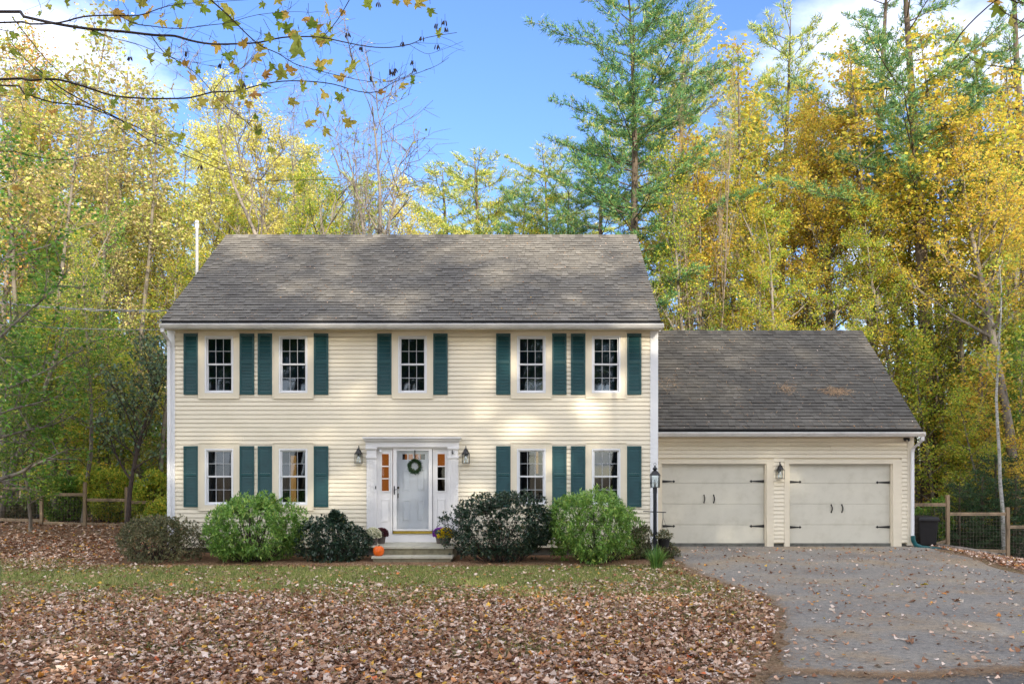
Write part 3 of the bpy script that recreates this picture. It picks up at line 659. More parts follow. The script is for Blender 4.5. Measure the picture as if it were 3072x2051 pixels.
def hinge(xa, xb, yp, parent):
    "strap hinge; xa the hinge side, xb the pointed tip"
    x0, x1, z = ggx(xa), ggx(xb), ggz(yp); s = 1 if x1 > x0 else -1; Y = YG+.078; L = abs(x1-x0)
    pr = [(0, -.036), (.84*L, -.013), (.87*L, -.034), (.93*L, -.026), (L, 0), (.93*L, .026), (.87*L, .034), (.84*L, .013), (0, .036)]
    n = len(pr); m = MB(); m.add([(x0+s*u, Y-.008, z+w) for u, w in pr] + [(x0+s*u, Y+.0005, z+w) for u, w in pr], [tuple(range(n)) if s > 0 else tuple(reversed(range(n)))] + [(i, n+i, n+(i+1) % n, (i+1) % n) for i in range(n)])
    m.build('strap_hinge', M['black'], parent)
for k, (a, b, hy, hx, hinges, bh) in enumerate((
        (1983, 2298.5, (1483, 1509), (2114, 2143), ((1986, 2027, 1443.5), (2296, 2251, 1443), (1986, 2027, 1578), (2296, 2251, 1578)), 2139),
        (2366, 2677, (1512, 1538), (2497, 2529), ((2367, 2407, 1445), (2675, 2631, 1446.5), (2367, 2407, 1581), (2675, 2631, 1580.5)), 2519))):
    gd = bpy.data.objects.new('garage_door', None); COL.objects.link(gd); gd.parent = house; gd.location = Vector((ggx((a+b)/2), YG+.1, ggz(1636))) - house.location
    ysec = [1391, 1448.5, 1511, 1573.5, 1636.5]
    for i in range(4):
        m = MB(); m.box(ggx(a)+.032, ggx(b)-.032, YG+.08, YG+.12, ggz(ysec[i+1])+.003, ggz(ysec[i])-.003)
        m.build('door_panel', M['gdoor'], gd, bevel=.004)
    m = MB(); m.box(ggx(a)+.032, ggx(b)-.032, YG+.1, YG+.13, ggz(1636.5), ggz(1391)); m.build('door_backing', M['gdoor'], gd)
    m = MB(); m.box(ggx(a)+.03, ggx(b)-.03, YG+.07, YG+.12, ggz(1641), ggz(1636.5)-.003); m.build('bottom_seal', M['dark'], gd)
    for h in hinges: hinge(*h, gd)
    for x in hx:
        m = MB(); X = ggx(x); za, zb = ggz(hy[1]), ggz(hy[0]); Y = YG+.08; s = 1
        m.tube([(X, Y, za+.03), (X+.008, Y-.035, za+.06), (X+.012, Y-.04, (za+zb)/2), (X+.008, Y-.035, zb-.06), (X, Y, zb-.03)], [.011, .013, .016, .013, .011], 8)
        for z in (za+.02, zb-.02): m.add([(X-.022, Y-.006, z), (X, Y-.006, z-.03), (X+.022, Y-.006, z), (X, Y-.006, z+.03), (X, Y-.014, z)], [(0,1,4), (1,2,4), (2,3,4), (3,0,4)])
        m.build('handle', M['black'], gd)
    m = MB(); X = ggx(bh); zz_ = ggz(1634); m.tube([(X-.085, YG+.08, zz_), (X-.07, YG+.05, zz_), (X+.07, YG+.05, zz_), (X+.085, YG+.08, zz_)], .008, 8); m.box(X-.10, X-.07, YG+.074, YG+.0795, zz_-.018, zz_+.018); m.box(X+.07, X+.10, YG+.074, YG+.0795, zz_-.018, zz_+.018); m.build('lift_handle', M['black'], gd)
sp = thing('security_light', (ggx(2716), YG-.1, 2.86), 'small dark twin sensor light under the garage eave beside the right downspout', 'sensor light')
m = MB(); m.box(ggx(2708), ggx(2724), YG-.10, YG-.036, 2.82, 2.86); m.build('bracket', M['dark'], sp)
m = MB()
for dx in (-6, 5): m.lathe([(.012, -.05), (.032, -.03), (.03, 0), (.01, .02)], 10, (ggx(2716+dx), YG-.10, 2.82))
m.build('lamp_head', M['black'], sp)

# ------------------------------------------------------------------ lanterns
def wall_lantern(x, ztop, zbot, Y, label):
    t = thing('wall_lantern', (x, Y, zbot), label, 'lantern', 'black wall lanterns'); h = ztop-zbot; w = .085
    c = Y-.13
    m = MB(); m.lathe([(.0, 0), (.05, 0), (.05, .02)], 14); m.v = [(x+a, Y-.022-z*.6, zbot+h*.52+b*1.5) for a, b, z in m.v]; m.build('back_plate', M['black'], t)
    m = MB(); m.tube([(x, Y-.03, zbot+h*.55), (x, Y-.06, zbot+h*.8), (x, Y-.09, zbot+h*.97), (x, Y-.12, zbot+h*.98), (x, c, zbot+h*.86)], .009, 8); m.build('hook_arm', M['black'], t)
    m = MB(); m.lathe([(.018, h*.86), (.03, h*.83), (.022, h*.79), (.045, h*.76), (.062, h*.66), (.092, h*.54), (.090, h*.52)], 16, (x, c, zbot)); m.build('cap', M['black'], t, smooth=True)
    m = MB(); m.ring(x-w, x+w, zbot, zbot+h*.53, .008, c-w, c-w+.008); m.ring(x-w, x+w, zbot, zbot+h*.53, .008, c+w-.008, c+w)
    for sx_ in (-1, 1):
        for z in (zbot, zbot+h*.52): m.box(x+sx_*w-.004, x+sx_*w+.004, c-w, c+w, z, z+.008)
    m.box(x-w, x+w, c-w, c+w, zbot+.001, zbot+.004); m.build('cage', M['black'], t)
    m = MB(); m.lathe([(.045, .01), (.048, h*.25), (.045, h*.5)], 12, (x, c, zbot)); m.build('glass_shade', M['clear'], t, smooth=True)
    m = MB(); m.lathe([(.012, h*.42), (.02, h*.36), (.022, h*.3), (.016, h*.22), (.004, h*.19)], 10, (x, c, zbot)); m.build('bulb', M['white'], t, smooth=True)
wall_lantern(mx_(1075.5)*.993, mz_(1336)*1.0, mz_(1389.5), Y0, 'black wall lantern on clapboards left of the front door')
wall_lantern(mx_(1397.5)*.993, mz_(1336), mz_(1389.5), Y0, 'black wall lantern on clapboards right of the front door')
wall_lantern(ggx(2341.5)*.993, ggz(1384), ggz(1435), YG, 'black wall lantern between the two garage doors')
# lamp post
LY = 18.45; lx = px(1965, LY); lz = ground_z(lx, LY)
t = thing('lamp_post', (lx, LY, lz), 'dark lamp post with glass lantern at the end of the front bed', 'lamp post')
ztop = pz(1462, LY)
m = MB(); m.tube([(lx, LY, lz-.1), (lx, LY, ztop-.10)], .041, 16); m.tube([(lx, LY, ztop-.12), (lx, LY, ztop)], .047, 16); m.build('post', M['navy'], t, smooth=False)
m = MB(); m.tube([(lx-.26, LY, pz(1533, LY)), (lx+.24, LY, pz(1536, LY))], .010, 8); m.build('crossbar', M['black'], t)
z1 = pz(1425.5, LY); w = .082
m = MB(); m.box(lx-w, lx+w, LY-w, LY+w, ztop, ztop+.012)
for a in (-1, 1):
    for b in (-1, 1): m.hexa([(lx+a*w-.007, LY+b*w-.007, ztop), (lx+a*w+.007, LY+b*w-.007, ztop), (lx+a*w+.007, LY+b*w+.007, ztop), (lx+a*w-.007, LY+b*w+.007, ztop)] + [(lx+a*(w+.012)-.007, LY+b*(w+.012)-.007, z1), (lx+a*(w+.012)+.007, LY+b*(w+.012)-.007, z1), (lx+a*(w+.012)+.007, LY+b*(w+.012)+.007, z1), (lx+a*(w+.012)-.007, LY+b*(w+.012)+.007, z1)])
m.build('cage', M['black'], t)
m = MB(); hh = pz(1395, LY)-z1; m.lathe([(.150, 0), (.148, .01), (.085, .08), (.035, .115)], 4, (lx, LY, z1), pi/4); m.build('roof', M['black'], t)
m = MB(); m.lathe([(.02, .11), (.05, .13), (.055, .15), (.03, .175), (.018, .19), (.022, .20), (.008, .215)], 14, (lx, LY, z1)); m.build('finial', M['navy'], t, smooth=True)
m = MB(); m.tube([(lx+.026*sin(q), LY, z1+.242-.028*cos(q)) for q in np.linspace(0, 2*pi, 17)], .004, 6, False); m.build('ring', M['black'], t)
m = MB()
for a in (-1, 1): m.box(lx+a*w-.001, lx+a*w+.001, LY-w+.008, LY+w-.008, ztop+.012, z1); m.box(lx-w+.008, lx+w-.008, LY+a*w-.001, LY+a*w+.001, ztop+.012, z1)
m.build('glass', M['clear'], t)
m = MB(); m.tube([(lx, LY, ztop+.01), (lx, LY, ztop+.06)], .02, 10); m.build('socket', M['black'], t)
m = MB(); m.lathe([(.018, .06), (.034, .10), (.038, .13), (.028, .165), (.006, .18)], 12, (lx, LY, ztop)); m.build('bulb', M['white'], t, smooth=True)

# ------------------------------------------------------------------ front steps
st = thing('stone_steps', (E(1238), 19.2, 0), 'two grey stone steps leading up to the white front door', 'steps')
sxa, sxb = px(1119, 18.5), px(1357, 18.5)
ptop = pz(1625, 20); t2 = .05
for (ya, yb, zt) in ((18.78, 19.97, ptop), (18.42, 18.86, ptop-.185)):
    nslab = 2 if ya > 18.5 else 2
    for i in range(nslab):
        a = sxa-.02+(sxb-sxa+.04)*i/nslab; b = sxa-.02+(sxb-sxa+.04)*(i+1)/nslab-.006
        m = MB(); m.box(a, b, ya-.03, yb, zt-t2, zt+(.002 if i else 0)); m.build('tread', M['stone'], st, bevel=.008)
    m = MB(); m.box(sxa+.02, sxb-.02, ya, yb-.01, -.1 if zt < ptop else -.1, zt-t2-.001); m.build('riser', M['riser'], st)
st.location.z = 0

# ------------------------------------------------------------------ leaf and branch machinery
def rot_frames(nrm, rng):
    "orthonormal frames (t, b) for unit normals"
    r = rng.normal(size=nrm.shape); t = np.cross(nrm, r); t /= np.linalg.norm(t, axis=1)[:, None] + 1e-9
    return t, np.cross(nrm, t)
def unit(a): return a / (np.linalg.norm(a, axis=-1, keepdims=True) + 1e-9)
def leaf_quads(P, size, rng, up=.5, aspect=.75, nrm=None):
    n = len(P); N = rng.normal(size=(n, 3)); N[:, 2] = np.abs(N[:, 2]) + up
    if nrm is not None: N = N*.6 + nrm*1.2
    N = unit(N); t, b = rot_frames(N, rng); s = (size*(.6+.8*rng.random(n)))[:, None]
    V = np.empty((n, 4, 3)); V[:, 0] = P - t*s*.5; V[:, 1] = P + b*s*.5*aspect + N*s*.10; V[:, 2] = P + t*s*.5; V[:, 3] = P - b*s*.5*aspect + N*s*.10
    return V.reshape(-1, 3), np.arange(n*4).reshape(n, 4)
def long_leaves(P, D, ln, wd, rng):
    "folded lance-shaped leaves: base at P, pointing along D"
    n = len(P); D = unit(D); side = unit(np.cross(D, rng.normal(size=(n, 3))*.4 + np.array([0, 0, 1]))); nn = np.cross(side, D)
    l = (ln*(.7+.6*rng.random(n)))[:, None]; w = (wd*(.7+.6*rng.random(n)))[:, None]
    V = np.empty((n, 6, 3)); V[:, 0] = P; V[:, 1] = P+D*l*.5+side*w*.5+nn*w*.12; V[:, 2] = P+D*l-nn*l*.12; V[:, 3] = P+D*l*.5-side*w*.5+nn*w*.12; V[:, 4] = P+D*l*.45; V[:, 5] = P+D*l*.45
    V = V[:, :5]; b = (np.arange(n)*5)[:, None]
    T = np.concatenate([b+np.array([[0, 1, 4]]), b+np.array([[1, 2, 4]]), b+np.array([[2, 3, 4]]), b+np.array([[3, 0, 4]])])
    return V.reshape(-1, 3), T
class Wood:
    def __init__(s): s.V = []; s.Q = []; s.n = 0
    def tube(s, pts, rad, k):
        pts = np.asarray(pts, float); m = len(pts); t = np.gradient(pts, axis=0); t = unit(t)
        ref = np.array([0, 0, 1.]) if abs(t[0, 2]) < .8 else np.array([1., 0, 0]); a = unit(np.cross(t, ref)); b = np.cross(t, a)
        q = np.linspace(0, 2*pi, k, endpoint=False); rad = np.asarray(rad, float)[:, None, None]
        v = pts[:, None, :] + rad*(a[:, None, :]*np.cos(q)[None, :, None] + b[:, None, :]*np.sin(q)[None, :, None])
        i = np.arange(m-1)[:, None]*k; j = np.arange(k)[None, :]; j2 = (j+1) % k
        s.Q.append((np.stack([i+j, i+j2, i+k+j2, i+k+j], -1).reshape(-1, 4)) + s.n); s.V.append(v.reshape(-1, 3)); s.n += m*k
    def mesh(s, name, mat): return np_mesh(name, np.concatenate(s.V), np.concatenate(s.Q), mat=mat, smooth=True)
def curve(p, d, L, n, rng, wob=.15, lift=0.0):
    pts = [np.array(p, float)]; d = np.array(d, float)
    for i in range(n-1):
        d = d + rng.normal(size=3)*wob + np.array([0, 0, lift]); d /= np.linalg.norm(d); pts.append(pts[-1] + d*L/(n-1))
    return np.array(pts)
def at(pts, t):
    x = t*(len(pts)-1); i = min(int(x), len(pts)-2); return pts[i]*(1-(x-i)) + pts[i+1]*(x-i), unit(pts[i+1]-pts[i])
def deciduous(seed, H=16, r=.16, base=.35, n1=26, spread=3.0, el=.5, nleaf=14000, ls=.11, n2=7, n3=4, clump=.22, wob=.05, trunks=1, lowleaf=1.0, up=.5, taper=.72, tw=1.0):
    rng = np.random.default_rng(seed); w = Wood(); anchors = []
    for tk in range(trunks):
        d0 = np.array([0, 0, 1.]) if trunks == 1 else unit(np.array([cos(tk*2*pi/trunks+.5)*.22, sin(tk*2*pi/trunks+.5)*.22, 1]))
        tp = curve((0, 0, -.3), d0, H*(1-.12*tk/trunks)+.3, 12, rng, wob, .05); tt = np.linspace(0, 1, 12); rr = r*(1-tt)**.85 + .012; rr[0] *= 1.35
        w.tube(tp, rr, 8)
        for i in range(n1//trunks):
            c = (i+rng.random())/(n1//trunks); t = base+(1-base)*c; p, d = at(tp, min(t, .995)); az = i*2.4+rng.random()*.9; e = el+.45*c+rng.normal()*.15
            L = spread*(1-taper*c)*(.55+.6*rng.random())*(.55+.9*min(c*3+.2, .5)); rb = max(.012, rr[0]*.42*(1-t)**.7*(.6+.5*rng.random()))
            bp = curve(p, (cos(az)*cos(e), sin(az)*cos(e), sin(e)), L, 7, rng, .10, .05); w.tube(bp, np.linspace(rb, .006, 7), 5)
            m2 = max(2, int(n2*L/spread*1.6))
            for j in range(m2):
                t2 = .2+.8*(j+rng.random())/m2; p2, d2 = at(bp, min(t2, .99)); q = unit(rng.normal(size=3)*.75+d2*.9+np.array([0, 0, .15])); L2 = L*.42*(1.15-t2*.6)*(.6+.7*rng.random())
                sp_ = curve(p2, q, L2, 4, rng, .14, .03); w.tube(sp_, np.linspace(max(.006, rb*.35), .003, 4)*tw, 3)
                for k in range(n3):
                    p3, d3 = at(sp_, .25+.74*(k+rng.random())/n3); q3 = unit(rng.normal(size=3)*.8+d3*.7); L3 = (.25+.45*rng.random())*min(1, H/12)
                    tw_ = curve(p3, q3, L3, 3, rng, .12); w.tube(tw_, np.array([.005, .004, .002])*tw, 3); anchors.append((tw_[0], tw_[2]))
    A = np.array(anchors)
    if nleaf:
        # uneven density: whole sprays are bare
        dens = rng.random(len(A))**1.6; dens /= dens.sum(); ix = rng.choice(len(A), nleaf, p=dens); u = rng.random((nleaf, 1))
        P = A[ix, 0]*(1-u)+A[ix, 1]*u + rng.normal(size=(nleaf, 3))*clump*np.array([1, 1, .6]); V, Q_ = leaf_quads(P, ls, rng, up)
        crown = np_mesh('crown', V, Q_)
        crown.materials.append(M['lf_yellow'])
    else: crown = None
    return w.mesh('trunk', M['bark']), crown, H
def pine(seed, H=24, r=.28, base=.4, dead=.12, Lmax=3.6, step=.75, tufts=5200, nt=9, nl=.17, top_el=.55, low_el=.0, gap=.0, wid=.022, shape=1.0):
    rng = np.random.default_rng(seed); w = Wood(); A = []; D = []
    tp = curve((0, 0, -.3), (0, 0, 1), H+.3, 14, rng, .015, .03); tt = np.linspace(0, 1, 14); rr = r*(1-tt)**.8+.015; rr[0] *= 1.25; w.tube(tp, rr, 10)
    z = dead*H
    while z < H*.985:
        t = z/H; live = t > base; c = max(0, (t-base)/(1-base)); m = rng.integers(3, 6) if live else rng.integers(1, 4)
        if live: L0 = Lmax*(1-c)**(.75*shape)*(.75+.5*rng.random())+.35
        else: L0 = Lmax*.45*rng.random()+.3
        a0 = rng.random()*6.3
        for k in range(m):
            if live and rng.random() < gap: continue
            p, d = at(tp, min(t+rng.normal()*.006, .999)); az = a0+k*6.283/m+rng.normal()*.25; e = low_el+(top_el-low_el)*c+rng.normal()*.12; L = L0*(.5+.7*rng.random())
            bp = curve(p, (cos(az)*cos(e), sin(az)*cos(e), sin(e)), L, 7, rng, .07, .055 if live else -.02)
            w.tube(bp, np.linspace(max(.012, rr[0]*.16*(1-t*.6)), .006, 7), 4)
            ns = int(L/(.26 if live else .5))+1
            for j in range(ns):
                t2 = (.22 if live else .4)+(.98-(.22 if live else .4))*(j+rng.random())/ns; p2, d2 = at(bp, t2); hz = unit(np.cross(d2, [0, 0, 1]))*(1 if j % 2 else -1)
                q = unit(d2*.8+hz*.8+rng.normal(size=3)*.15+np.array([0, 0, .12])); L2 = (.25+.5*(1-t2)*L*.55)*(.6+.6*rng.random()); sp_ = curve(p2, q, L2, 4, rng, .1, .05); w.tube(sp_, [.007, .005, .004, .002], 3)
                if live:
                    for u in np.arange(.2, 1.01, .13/max(L2, .14)):
                        pp, dd = at(sp_, min(u, .99)); A.append(pp); D.append(dd)
            if live: A.append(bp[-1]); D.append(unit(bp[-1]-bp[-2]))
        z += step*(.7+.6*rng.random())
    A = np.array(A); D = np.array(D)
    if len(A) > tufts: ix = rng.choice(len(A), tufts, replace=False); A = A[ix]; D = D[ix]
    n = len(A); P = np.repeat(A, nt, 0)+rng.normal(size=(n*nt, 3))*.05; d = unit(np.repeat(D, nt, 0)*.9+rng.normal(size=(n*nt, 3))*.75+np.array([0, 0, .25])); side = unit(np.cross(d, rng.normal(size=(n*nt, 3)))); l = nl*(.6+.8*rng.random((n*nt, 1)))
    V = np.stack([P-side*wid, P+side*wid, P+d*l], 1).reshape(-1, 3); T = np.arange(n*nt*3).reshape(-1, 3)
    cr_ = np_mesh('crown', V, T=T, mat=M['needles']); tr_ = w.mesh('trunk', M['pinebark']); return tr_, cr_, H

LIB = {}
LIB['maple_a'] = deciduous(11, 16, .17, .30, 34, 4.3, nleaf=19000, n2=9, clump=.12, ls=.088)
LIB['maple_b'] = deciduous(12, 17, .15, .38, 34, 3.9, nleaf=17000, el=.7, n2=9, clump=.12, ls=.088)
LIB['maple_c'] = deciduous(13, 15, .14, .22, 34, 4.0, nleaf=18000, el=.4, trunks=2, n2=9, clump=.12, ls=.088)
LIB['maple_d'] = deciduous(14, 18, .2, .45, 34, 4.8, nleaf=18000, el=.55, ls=.092, n2=9, clump=.13)
LIB['sparse'] = deciduous(15, 15, .12, .35, 30, 3.0, nleaf=7500, el=.7, ls=.09, n2=9, clump=.16)
LIB['young'] = deciduous(16, 7, .06, .12, 26, 2.2, nleaf=8000, el=.35, ls=.085, n2=7, n3=3, clump=.18)
LIB['young_b'] = deciduous(17, 8, .06, .15, 26, 1.9, nleaf=8000, el=.2, ls=.10, n2=6, n3=3)
LIB['pole'] = deciduous(18, 15, .10, .6, 16, 1.8, nleaf=2500, el=.6, n2=5, n3=3)
LIB['pine_a'] = pine(21, 24, .25, .36, Lmax=4.4, tufts=24000, nt=12, nl=.21, wid=.017, shape=.38, step=.6, gap=.08)
LIB['pine_b'] = pine(22, 24, .24, .38, Lmax=4.6, gap=.06, tufts=14000, nt=12, nl=.20, wid=.016, shape=.45)
LIB['pine_c'] = pine(23, 20, .20, .3, Lmax=4.3, tufts=12000, nt=12, nl=.20, wid=.016, shape=.5)
LIB['pine_tall'] = pine(24, 26, .30, .52, dead=.3, Lmax=4.2, gap=.3, tufts=8000, nt=12, nl=.20, wid=.016, shape=.55)
LIB['hemlock'] = pine(25, 4.5, .06, .04, 0.02, 1.5, .20, 4500, 9, .09, .3, -.1, wid=.02)

TREES = []
def tree(kind, xd, Y, topd=None, leaf='lf_yellow', look='yellow maple', scale=None, name='maple_tree', bark=None, zrot=None, H=None, sxy=1.0, cat='tree', label=None, group=None, X=None):
    "xd, topd: where trunk and top show in the 2349-pixel-wide photograph, at the real distance Y"
    tr_, cr_, H0 = LIB[kind]; x = px(xd*1.30779, Y) if X is None else X; g = ground_z(x, Y)
    if H is None: H = pz(topd*1.30779, Y)-g
    s = H/H0; rr = random.Random(int(xd*7+Y*13)); t = thing(name, (x, Y, g), label or look, cat, group)
    t.rotation_euler.z = rr.random()*6.28 if zrot is None else zrot; t.scale = (s*sxy, s*sxy, s)
    o = link('trunk', tr_, t)
    if bark: o.material_slots[0].link = 'OBJECT'; o.material_slots[0].material = M[bark]
    if cr_ is not None:
        o = link('crown', cr_, t); o.material_slots[0].link = 'OBJECT'; o.material_slots[0].material = M[leaf]
    if not label: TREES.append((t, look, xd, Y))
    return t
MAPLES = ['maple_a', 'maple_b', 'maple_c', 'maple_d']
# --- left of the house
for a in (
    ('sparse', 25, 30, 90, 'lf_red', 'tall pink and orange tree'), ('maple_d', 230, 38, 150, 'lf_lime', 'tall yellow green maple'), ('sparse', 170, 30, 420, 'lf_lime', 'thin yellow green tree'), ('maple_b', 60, 29, 560, 'lf_green', 'green maple'), ('maple_a', 250, 32, 520, 'lf_lime', 'yellow green maple'),
    ('sparse', 320, 33, 320, 'lf_lime', 'thin yellow green tree'), ('maple_c', -10, 25, 420, 'lf_green', 'green maple'), ('sparse', 260, 28, 320, 'lf_tan', 'thin tree with dry tan leaves'),
    ('sparse', 370, 29, 470, 'lf_lime', 'thin yellow green tree'), ('maple_c', 110, 34, 330, 'lf_lime', 'yellow green maple'), ('young_b', 70, 22.8, 770, 'lf_green', 'young green tree'),
    ('sparse', 190, 25, 560, 'lf_lime', 'slender yellow green tree'), ('pole', 120, 32, 480, 'lf_lime', 'tall bare poled tree'), ('pole', 215, 36, 420, 'lf_lime', 'tall bare poled tree'),
    ('pole', 300, 41, 420, 'lf_tan', 'tall bare poled tree'), ('pole', 355, 35, 470, 'lf_red', 'tall bare poled tree'), ('pole', 30, 38, 400, 'lf_tan', 'tall bare poled tree'), ('young', 330, 31, 800, 'lf_tan', 'young tan leaved tree'),
    ('young', 250, 36, 830, 'lf_lime', 'young yellow green tree'), ('young_b', 150, 30, 850, 'lf_tan', 'young tan leaved tree'), ('young', 20, 33, 820, 'lf_tan', 'young tan leaved tree'),
    # --- behind the main roof
    ('maple_b', 470, 33, 185, 'lf_bright', 'tall sunlit lemon yellow tree'), ('maple_a', 570, 35, 225, 'lf_bright', 'tall sunlit lemon yellow tree'), ('maple_d', 660, 39, 280, 'lf_bright', 'tall sunlit lemon yellow tree'),
    ('maple_c', 400, 38, 260, 'lf_bright', 'tall sunlit lemon yellow tree'), ('maple_a', 520, 30, 420, 'lf_lime', 'yellow green maple'), ('maple_b', 640, 31, 430, 'lf_lime', 'yellow green maple'),
    ('maple_c', 740, 36, 400, 'lf_lime', 'yellow green maple'), ('maple_a', 880, 40, 470, 'lf_lime', 'yellow green maple'), ('maple_b', 960, 44, 450, 'lf_bright', 'sunlit lemon yellow tree'),
    ('maple_d', 800, 47, 410, 'lf_lime', 'yellow green maple'), ('maple_a', 1010, 46, 480, 'lf_lime', 'yellow green maple'), ('maple_b', 1090, 50, 490, 'lf_lime', 'yellow green maple'), ('maple_c', 1160, 46, 500, 'lf_bright', 'sunlit lemon yellow tree'), ('maple_a', 1250, 45, 500, 'lf_lime', 'yellow green maple'), ('maple_d', 590, 42, 300, 'lf_lime', 'yellow green maple'),
    ('maple_c', 690, 45, 330, 'lf_bright', 'tall sunlit lemon yellow tree'),
    # --- behind the garage roof and to its right
    ('sparse', 1560, 30, 380, 'lf_lime', 'thin yellow green tree'), ('maple_b', 1650, 32, 420, 'lf_yellow', 'yellow maple'), ('maple_a', 1740, 30, 350, 'lf_lime', 'yellow green maple'), ('maple_b', 1840, 33, 250, 'lf_yellow', 'yellow maple'),
    ('maple_d', 1930, 31, 190, 'lf_yellow', 'yellow maple'), ('maple_c', 1800, 28.5, 470, 'lf_lime', 'yellow green maple'), ('maple_b', 2040, 32, 180, 'lf_gold', 'golden orange maple'),
    ('maple_a', 2170, 31, 260, 'lf_lime', 'yellow green maple'), ('maple_c', 1960, 29.5, 420, 'lf_yellow', 'yellow maple'), ('maple_a', 2080, 29, 500, 'lf_lime', 'yellow green maple'),
    ('maple_b', 2240, 29, 330, 'lf_lime', 'yellow green maple'), ('maple_d', 2330, 27, 170, 'lf_yellow', 'yellow maple'), ('maple_c', 2300, 31, 420, 'lf_lime', 'yellow green maple'), ('maple_c', 1690, 29, 560, 'lf_yellow', 'yellow maple'),
    ('young', 2150, 28, 780, 'lf_lime', 'young yellow green tree'), ('young_b', 2230, 30, 720, 'lf_lime', 'young yellow green tree'), ('young', 2310, 28, 780, 'lf_green', 'young green tree'), ('young_b', 2100, 31, 760, 'lf_yellow', 'young yellow tree'),
    ('young', 2260, 26, 900, 'lf_lime', 'young yellow green tree'), ('young', 2350, 25, 860, 'lf_gold', 'young golden tree'), ('young_b', 2180, 34, 800, 'lf_yellow', 'young yellow tree'),
    ('pole', 1535, 34, 280, 'lf_tan', 'tall bare poled tree'), ('pole', 1600, 31, 330, 'lf_gold', 'tall bare poled tree'), ('pole', 2210, 33, 380, 'lf_lime', 'tall bare poled tree'),
    ('pole', 2165, 29, 600, 'lf_lime', 'tall bare poled tree'), ('pole', 2255, 36, 560, 'lf_lime', 'tall bare poled tree')):
    kind, xd, Y, top, leaf, look = a; nm = 'young_tree' if kind.startswith('young') else 'maple_tree' if kind in MAPLES else 'slender_tree'
    tree(kind, xd, Y, top, leaf, look, name=nm)
# --- pines
for a in (('pine_a', 1462, 31, -10, 'needles', 'big white pine with sunlit top', 1.15), ('pine_b', 1590, 38, 60, 'needles_y', 'white pine', 1.1), ('pine_c', 1790, 39, 50, 'needles_y', 'white pine', 1.0),
          ('pine_b', 1700, 44, 200, 'needles_y', 'white pine', 1.0), ('pine_tall', 2000, 34, -130, 'needles', 'tall open pine with bare trunk', 1.1), ('pine_tall', 2132, 29.5, -240, 'needles', 'tall thick trunked pine', 1.15),
          ('pine_tall', 2285, 33, 60, 'needles_y', 'tall open pine with bare trunk', 1.0), ('pine_b', 1395, 42, 370, 'needles', 'distant pine', 1.5), ('pine_c', 1120, 50, 370, 'needles_y', 'distant sunlit pine', 1.6),
          ('pine_c', 1050, 54, 395, 'needles_y', 'distant sunlit pine', 1.6), ('pine_b', 1228, 48, 380, 'needles_y', 'distant sunlit pine', 1.6), ('pine_c', 1290, 44, 430, 'needles', 'distant pine', 1.2),
          ('pine_c', 1180, 46, 440, 'needles', 'distant pine', 1.1), ('pine_b', 430, 47, 350, 'needles_y', 'distant sunlit pine', 1.0), ('pine_b', 90, 45, 260, 'needles', 'distant pine', 1.0),
          ('pine_tall', 2356, 31, -200, 'needles', 'tall thick trunked pine', 1.0), ('pine_b', 840, 50, 420, 'needles_y', 'distant sunlit pine', 1.0)):
    kind, xd, Y, top, leaf, look, sxy = a; tree(kind, xd, Y, top, leaf, look, name='pine_tree', sxy=sxy)

# --- far rows of the wood, still single trees
rr = random.Random(5); k = 0
for Yrow, stepx in ((54, 5.0), (70, 6.0)):
    x = px(-250, Yrow)
    while x < px(3350, Yrow):
        xd = (x/Yrow*F+CX)/1.30779
        if xd < 760: kinds = [('maple_a', 'lf_bright', 'distant sunlit tree'), ('maple_b', 'lf_gold', 'distant golden tree'), ('maple_d', 'lf_lime', 'distant yellow green tree'), ('pine_b', 'needles', 'distant pine'), ('pole', 'lf_tan', 'distant bare poled tree')]; H = rr.uniform(15, 20)
        elif xd < 1450: kinds = [('maple_a', 'lf_lime', 'distant yellow green tree'), ('pine_b', 'needles_y', 'distant sunlit pine')]; H = rr.uniform(13, 16)
        else: kinds = [('maple_a', 'lf_yellow', 'distant yellow tree'), ('maple_b', 'lf_lime', 'distant yellow green tree'), ('maple_c', 'lf_bright', 'distant sunlit tree'), ('pine_b', 'needles_y', 'distant sunlit pine')]; H = rr.uniform(14, 18)
        kd, lf, look = rr.choice(kinds); tree(kd, xd, Yrow+rr.uniform(-4, 4), None, lf, look, H=H*Yrow/62, name='pine_tree' if 'pine' in kd else 'distant_tree'); x += stepx*rr.uniform(.7, 1.3)
# undergrowth between the trunks
for i in range(46):
    left = i % 2; Yb = rr.uniform(27, 46); xd = rr.uniform(-120, 385) if left else rr.uniform(2110, 2500)
    leaf, look = rr.choice([('lf_bright', 'low pale yellow understorey tree'), ('lf_lime', 'low yellow green understorey tree'), ('lf_green', 'low green understorey tree')] if left else [('lf_lime', 'low yellow green understorey tree'), ('lf_yellow', 'low yellow understorey tree'), ('lf_lime', 'low yellow green understorey tree')])
    tree(rr.choice(['young', 'young_b']), xd, Yb, None, leaf, look, H=rr.uniform(4, 8), name='young_tree', sxy=1.2)

